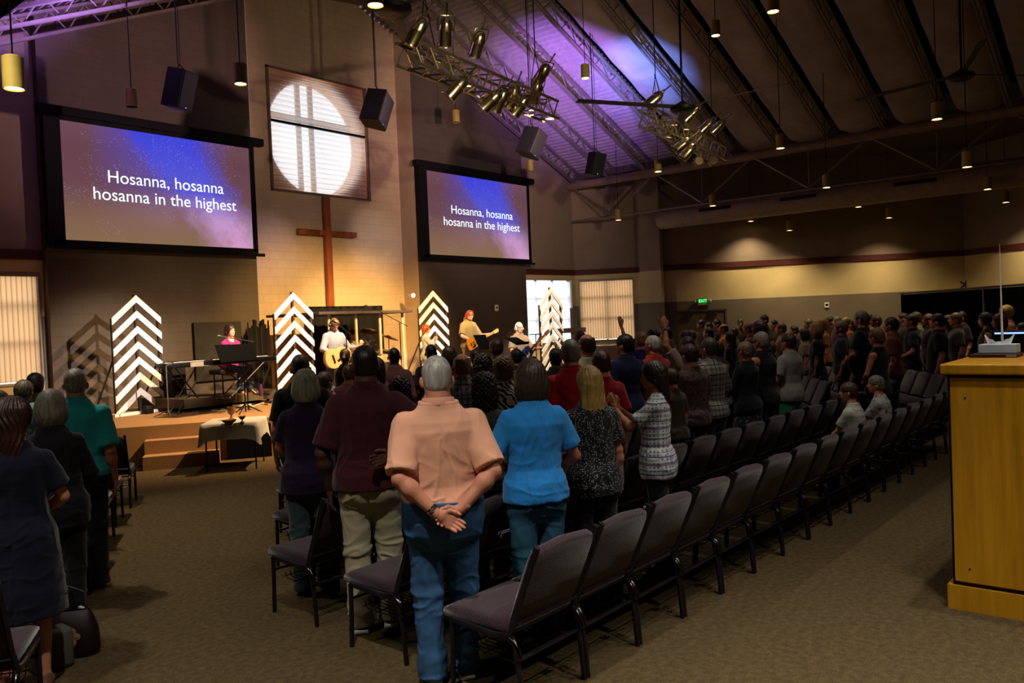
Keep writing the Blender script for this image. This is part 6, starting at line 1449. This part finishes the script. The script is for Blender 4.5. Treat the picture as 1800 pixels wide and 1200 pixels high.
pp(1338, 583, 10.4, 'm', 'front', 'side', '#7c6c60', 'f', ('#0c0b10', None, 'tank', .84), ('long', '#0d0d12'), 'older person in a black vest over a striped shirt', fat=.025, opt=('collar',))
pp(1386, 585, 10.75, 'm', 'front', 'short', '#2c1d12', 'f', ('#8c8c88', None, 'short', .82), ('shorts', '#2c7a5e'), 'person in a white T-shirt and green shorts', opt=('tousled',))
# rows beyond
B = [
 (1205, 580, 14.5, 'f', 'bob', '#1d1310', '#33262a', 'dark-haired person in the row right of the raised arm', {}),
 (1216, 580, 17.5, 'f', 'short', '#5a3a26', '#5c4636', 'small brown-haired person right of the dark bob', {}),
 (1232, 562, 21, 'm', 'short', '#120d0c', '#3c3428', 'dark-haired person in a jacket under the exit sign', {}),
 (1246, 565, 21.5, 'f', 'crop', '#15100e', '#3a2e28', 'left of the two dark-haired people before the double doors', {}),
 (1260, 561, 20.5, 'm', 'short', '#120c0c', '#241c22', 'right of the two dark-haired people before the double doors', {}),
 (1246, 575, 15.5, 'm', 'buzz', '#1a0f10', '#4a3534', 'round-headed dark-haired person behind the plaid shirt', {}),
 (1272, 568, 16.8, 'm', 'fringe', '#22150e', '#9a5a1c', 'balding person in an orange shirt looking left', {}),
 (1262, 600, 13.2, 'f', 'bob', '#3a2a20', '#4a3c34', 'person in brown half hidden behind the orange shirt', {}),
 (1283, 582, 14.6, 'f', 'long', '#0a0808', '#0f0c12', 'person with long black hair right of the orange shirt', {}),
 (1301, 561, 23, 'm', 'crop', '#1a120e', '#47402e', 'person facing the camera by the far wall', dict(face=pi*.7)),
 (1316, 567, 16.5, 'f', 'side', '#5a2c18', '#6a4434', 'reddish-faced person beside the big brown hair', {}),
 (1335, 565, 12.6, 'f', 'halo', '#43291a', '#3a2e2c', 'person with big brown hair behind the fair short hair', {}),
 (1343, 553, 21, 'm', 'short', '#120d0c', '#40392c', 'tall dark-haired person near the far wall', {}),
 (1361, 562, 22, 'm', 'crop', '#100c0c', '#4e452f', 'dark-haired person looking left near the far wall', {}),
 (1373, 567, 17.5, 'm', 'crop', '#5c452c', '#8b6f5a', 'fair-haired person in a pale top looking left', {}),
 (1354, 600, 12.0, 'f', 'short', '#6b5a48', '#4a4642', 'person in grey behind the black vest', {}),
 (1413, 577, 15.8, 'f', 'bob', '#140f0e', '#7d6a58', 'dark-haired person in a light blouse', {}),
 (1421, 560, 19.5, 'm', 'short', '#6a5c40', '#3c3428', 'light-haired person above the light blouse', {}),
 (1435, 565, 14.2, 'f', 'bob', '#84602c', '#101014', 'blonde bob-haired person in a black floral dress', dict(shirt=('#101014', ('blotch', 15, '#6a6a58', .66), 'dress-short'))),
 (1447, 559, 17.3, 'f', 'long', '#7a5a30', '#8f5c30', 'long fair-haired person in a tan orange top', {}),
 (1460, 556, 20, 'm', 'crop', '#120d0c', '#1c181c', 'dark-haired person with a cap of black hair', {}),
 (1472, 556, 18, 'm', 'side', '#72603e', '#4a2430', 'fair-haired person beside the tall one in black', {}),
 (1487, 557, 19, 'f', 'short', '#8a7444', '#9a5a24', 'blonde person in an orange top behind the tall one in black', {}),
 (1478, 563, 14.0, 'm', 'side', '#6b5638', '#2e2c30', 'fair-haired person in a dark grey T-shirt and pale shorts', dict(pants=('shorts', '#6f6758'))),
 (1514, 546, 13.4, 'm', 'side', '#6b675f', '#08080d', 'tall grey-haired person in black with hands held in front', dict(pose='front', fat=.035, sk='f')),
 (1530, 552, 19, 'm', 'short', '#1a1210', '#7c7040', 'person in a yellowish shirt behind the tall one in black', {}),
 (1540, 553, 17.5, 'f', 'short', '#4a2a16', '#5a3c2c', 'reddish person right of the yellowish shirt', {}),
 (1541, 576, 11.2, 'f', 'side', '#5e4028', '#140d12', 'person in a dark tank top looking left', dict(shirt=('#140d12', None, 'tank'), pose='front', sk='t')),
 (1567, 557, 13.0, 'm', 'short', '#1f130f', '#6a3428', 'person in a rust red T-shirt right of the tank top', {}),
 (1587, 549, 17.0, 'm', 'crop', '#3c2c20', '#33292a', 'person in grey brown left of the crossed arms', {}),
 (1602, 551, 15.4, 'm', 'crop', '#3b2a1e', '#0d0b10', 'person in a black T-shirt with forearm raised', dict(pose='front')),
 (1610, 547, 17.8, 'm', 'crop', '#3e2c1c', '#6d7048', 'person in a green and white plaid shirt', dict(shirt=('#6d7048', ('plaid', 10, '#26301e', '#1a1c14'), 'short'))),
 (1648, 551, 13.0, 'm', 'short', '#140d0c', '#120c10', 'big dark-clad person by the black curtain', dict(fat=.035, sk='r')),
 (1632, 551, 15.6, 'm', 'short', '#4a2a18', '#1a1214', 'ruddy-faced person left of the big dark-clad one', dict(sk='r')),
 (1667, 555, 14.6, 'f', 'curly', '#171110', '#2c2824', 'dark curly-haired person before the curtain', {}),
 (1680, 549, 15.8, 'm', 'crop', '#5a4c3e', '#3c383a', 'grey-shirted person right of the dark curls', {}),
 (1690, 547, 16.8, 'm', 'short', '#2c1412', '#1f1a20', 'dark reddish-haired person furthest right of the standing group', {}),
 (1733, 549, 14.2, 'f', 'wavy', '#150f0f', '#3a2c28', 'dark wavy-haired person in a sleeveless top before the curtain', dict(shirt=('#3a2c28', ('blotch', 20, '#6a5a4a', .6), 'tank'), pose='front', sk='o')),
 (1769, 536, 14.5, 'm', 'side', '#a68c52', '#9c6452', 'blond person in a pink shirt beside the silver rod', {}),
 (1757, 551, 13.4, 'f', 'bob', '#3a2014', '#7c6436', 'brown-haired person in a gold top left of the pink shirt', {}),
 (1797, 566, 14.3, 'f', 'short', '#141014', '#1c1a2a', 'person cut off at the right edge', {}),
 (1396, 572, 19.5, 'm', 'short', '#241812', '#2e2a2c', 'dark-haired person behind the white T-shirt', {}),
 (1172, 574, 14.6, 'm', 'raiseR', '#241812', '#4a3a34', 'person raising an open hand by the column', dict(hair='crop', pose='raiseR')),
 (1290, 575, 18.5, 'f', 'short', '#2e1e18', '#503a30', 'small dark person behind the long black hair', {}),
 (1503, 560, 16.5, 'f', 'bob', '#2a1c14', '#2b2428', 'dark-haired person hidden beside the tall one in black', {}),
]
for px, top, Z, sx_, hr, hc, cl, lb, kw in B:
    kw = dict(kw); sh = kw.pop('shirt', (cl, None, 'short')); pt = kw.pop('pants', ('long', '#1b1a1e')); pose = kw.pop('pose', 'down'); sk_ = kw.pop('sk', 'f' if random.random() < .6 else 't'); hr = kw.pop('hair', hr)
    fc = kw.pop('face', None)
    pp(px, top, Z, sx_, pose, hr, hc, sk_, sh, pt, lb, fc, **kw)
# seated pair in the second row
p1 = onz(1506, 678, 1.17); p2 = onz(1553, 661, 1.20)
for (px, top, w0, hc_, shc, lb) in ((1506, 678, p1, '#3c2a18', ('#a7a79c', None, 'short'), 'seated brown-haired person in a white blouse resting in the rear row'), (1553, 661, p2, '#6b675e', ('#9a9a98', ('blotch', 30, '#3c3c40', .6), 'short'), 'seated grey-haired person in a pale patterned blouse')):
    d = (w0-CPOS).dot(_F); pos = (w0.x, 2.92 if 1 else w0.y)
    person(px, top, d, 'f', 'lap', 0., 'short', hc_, 'f', shc, ('long', '#24262c'), label=lb, group=C, pos=(w0.x*2.79/w0.y, 2.79), H=1.95-(1.95-w0.z)*2.79/w0.y, hh=1.53, lean=.14, opt=('sit', 'tousled'), head=(18 if px < 1530 else 25, 0), q=.011)
bpy.context.view_layer.update()
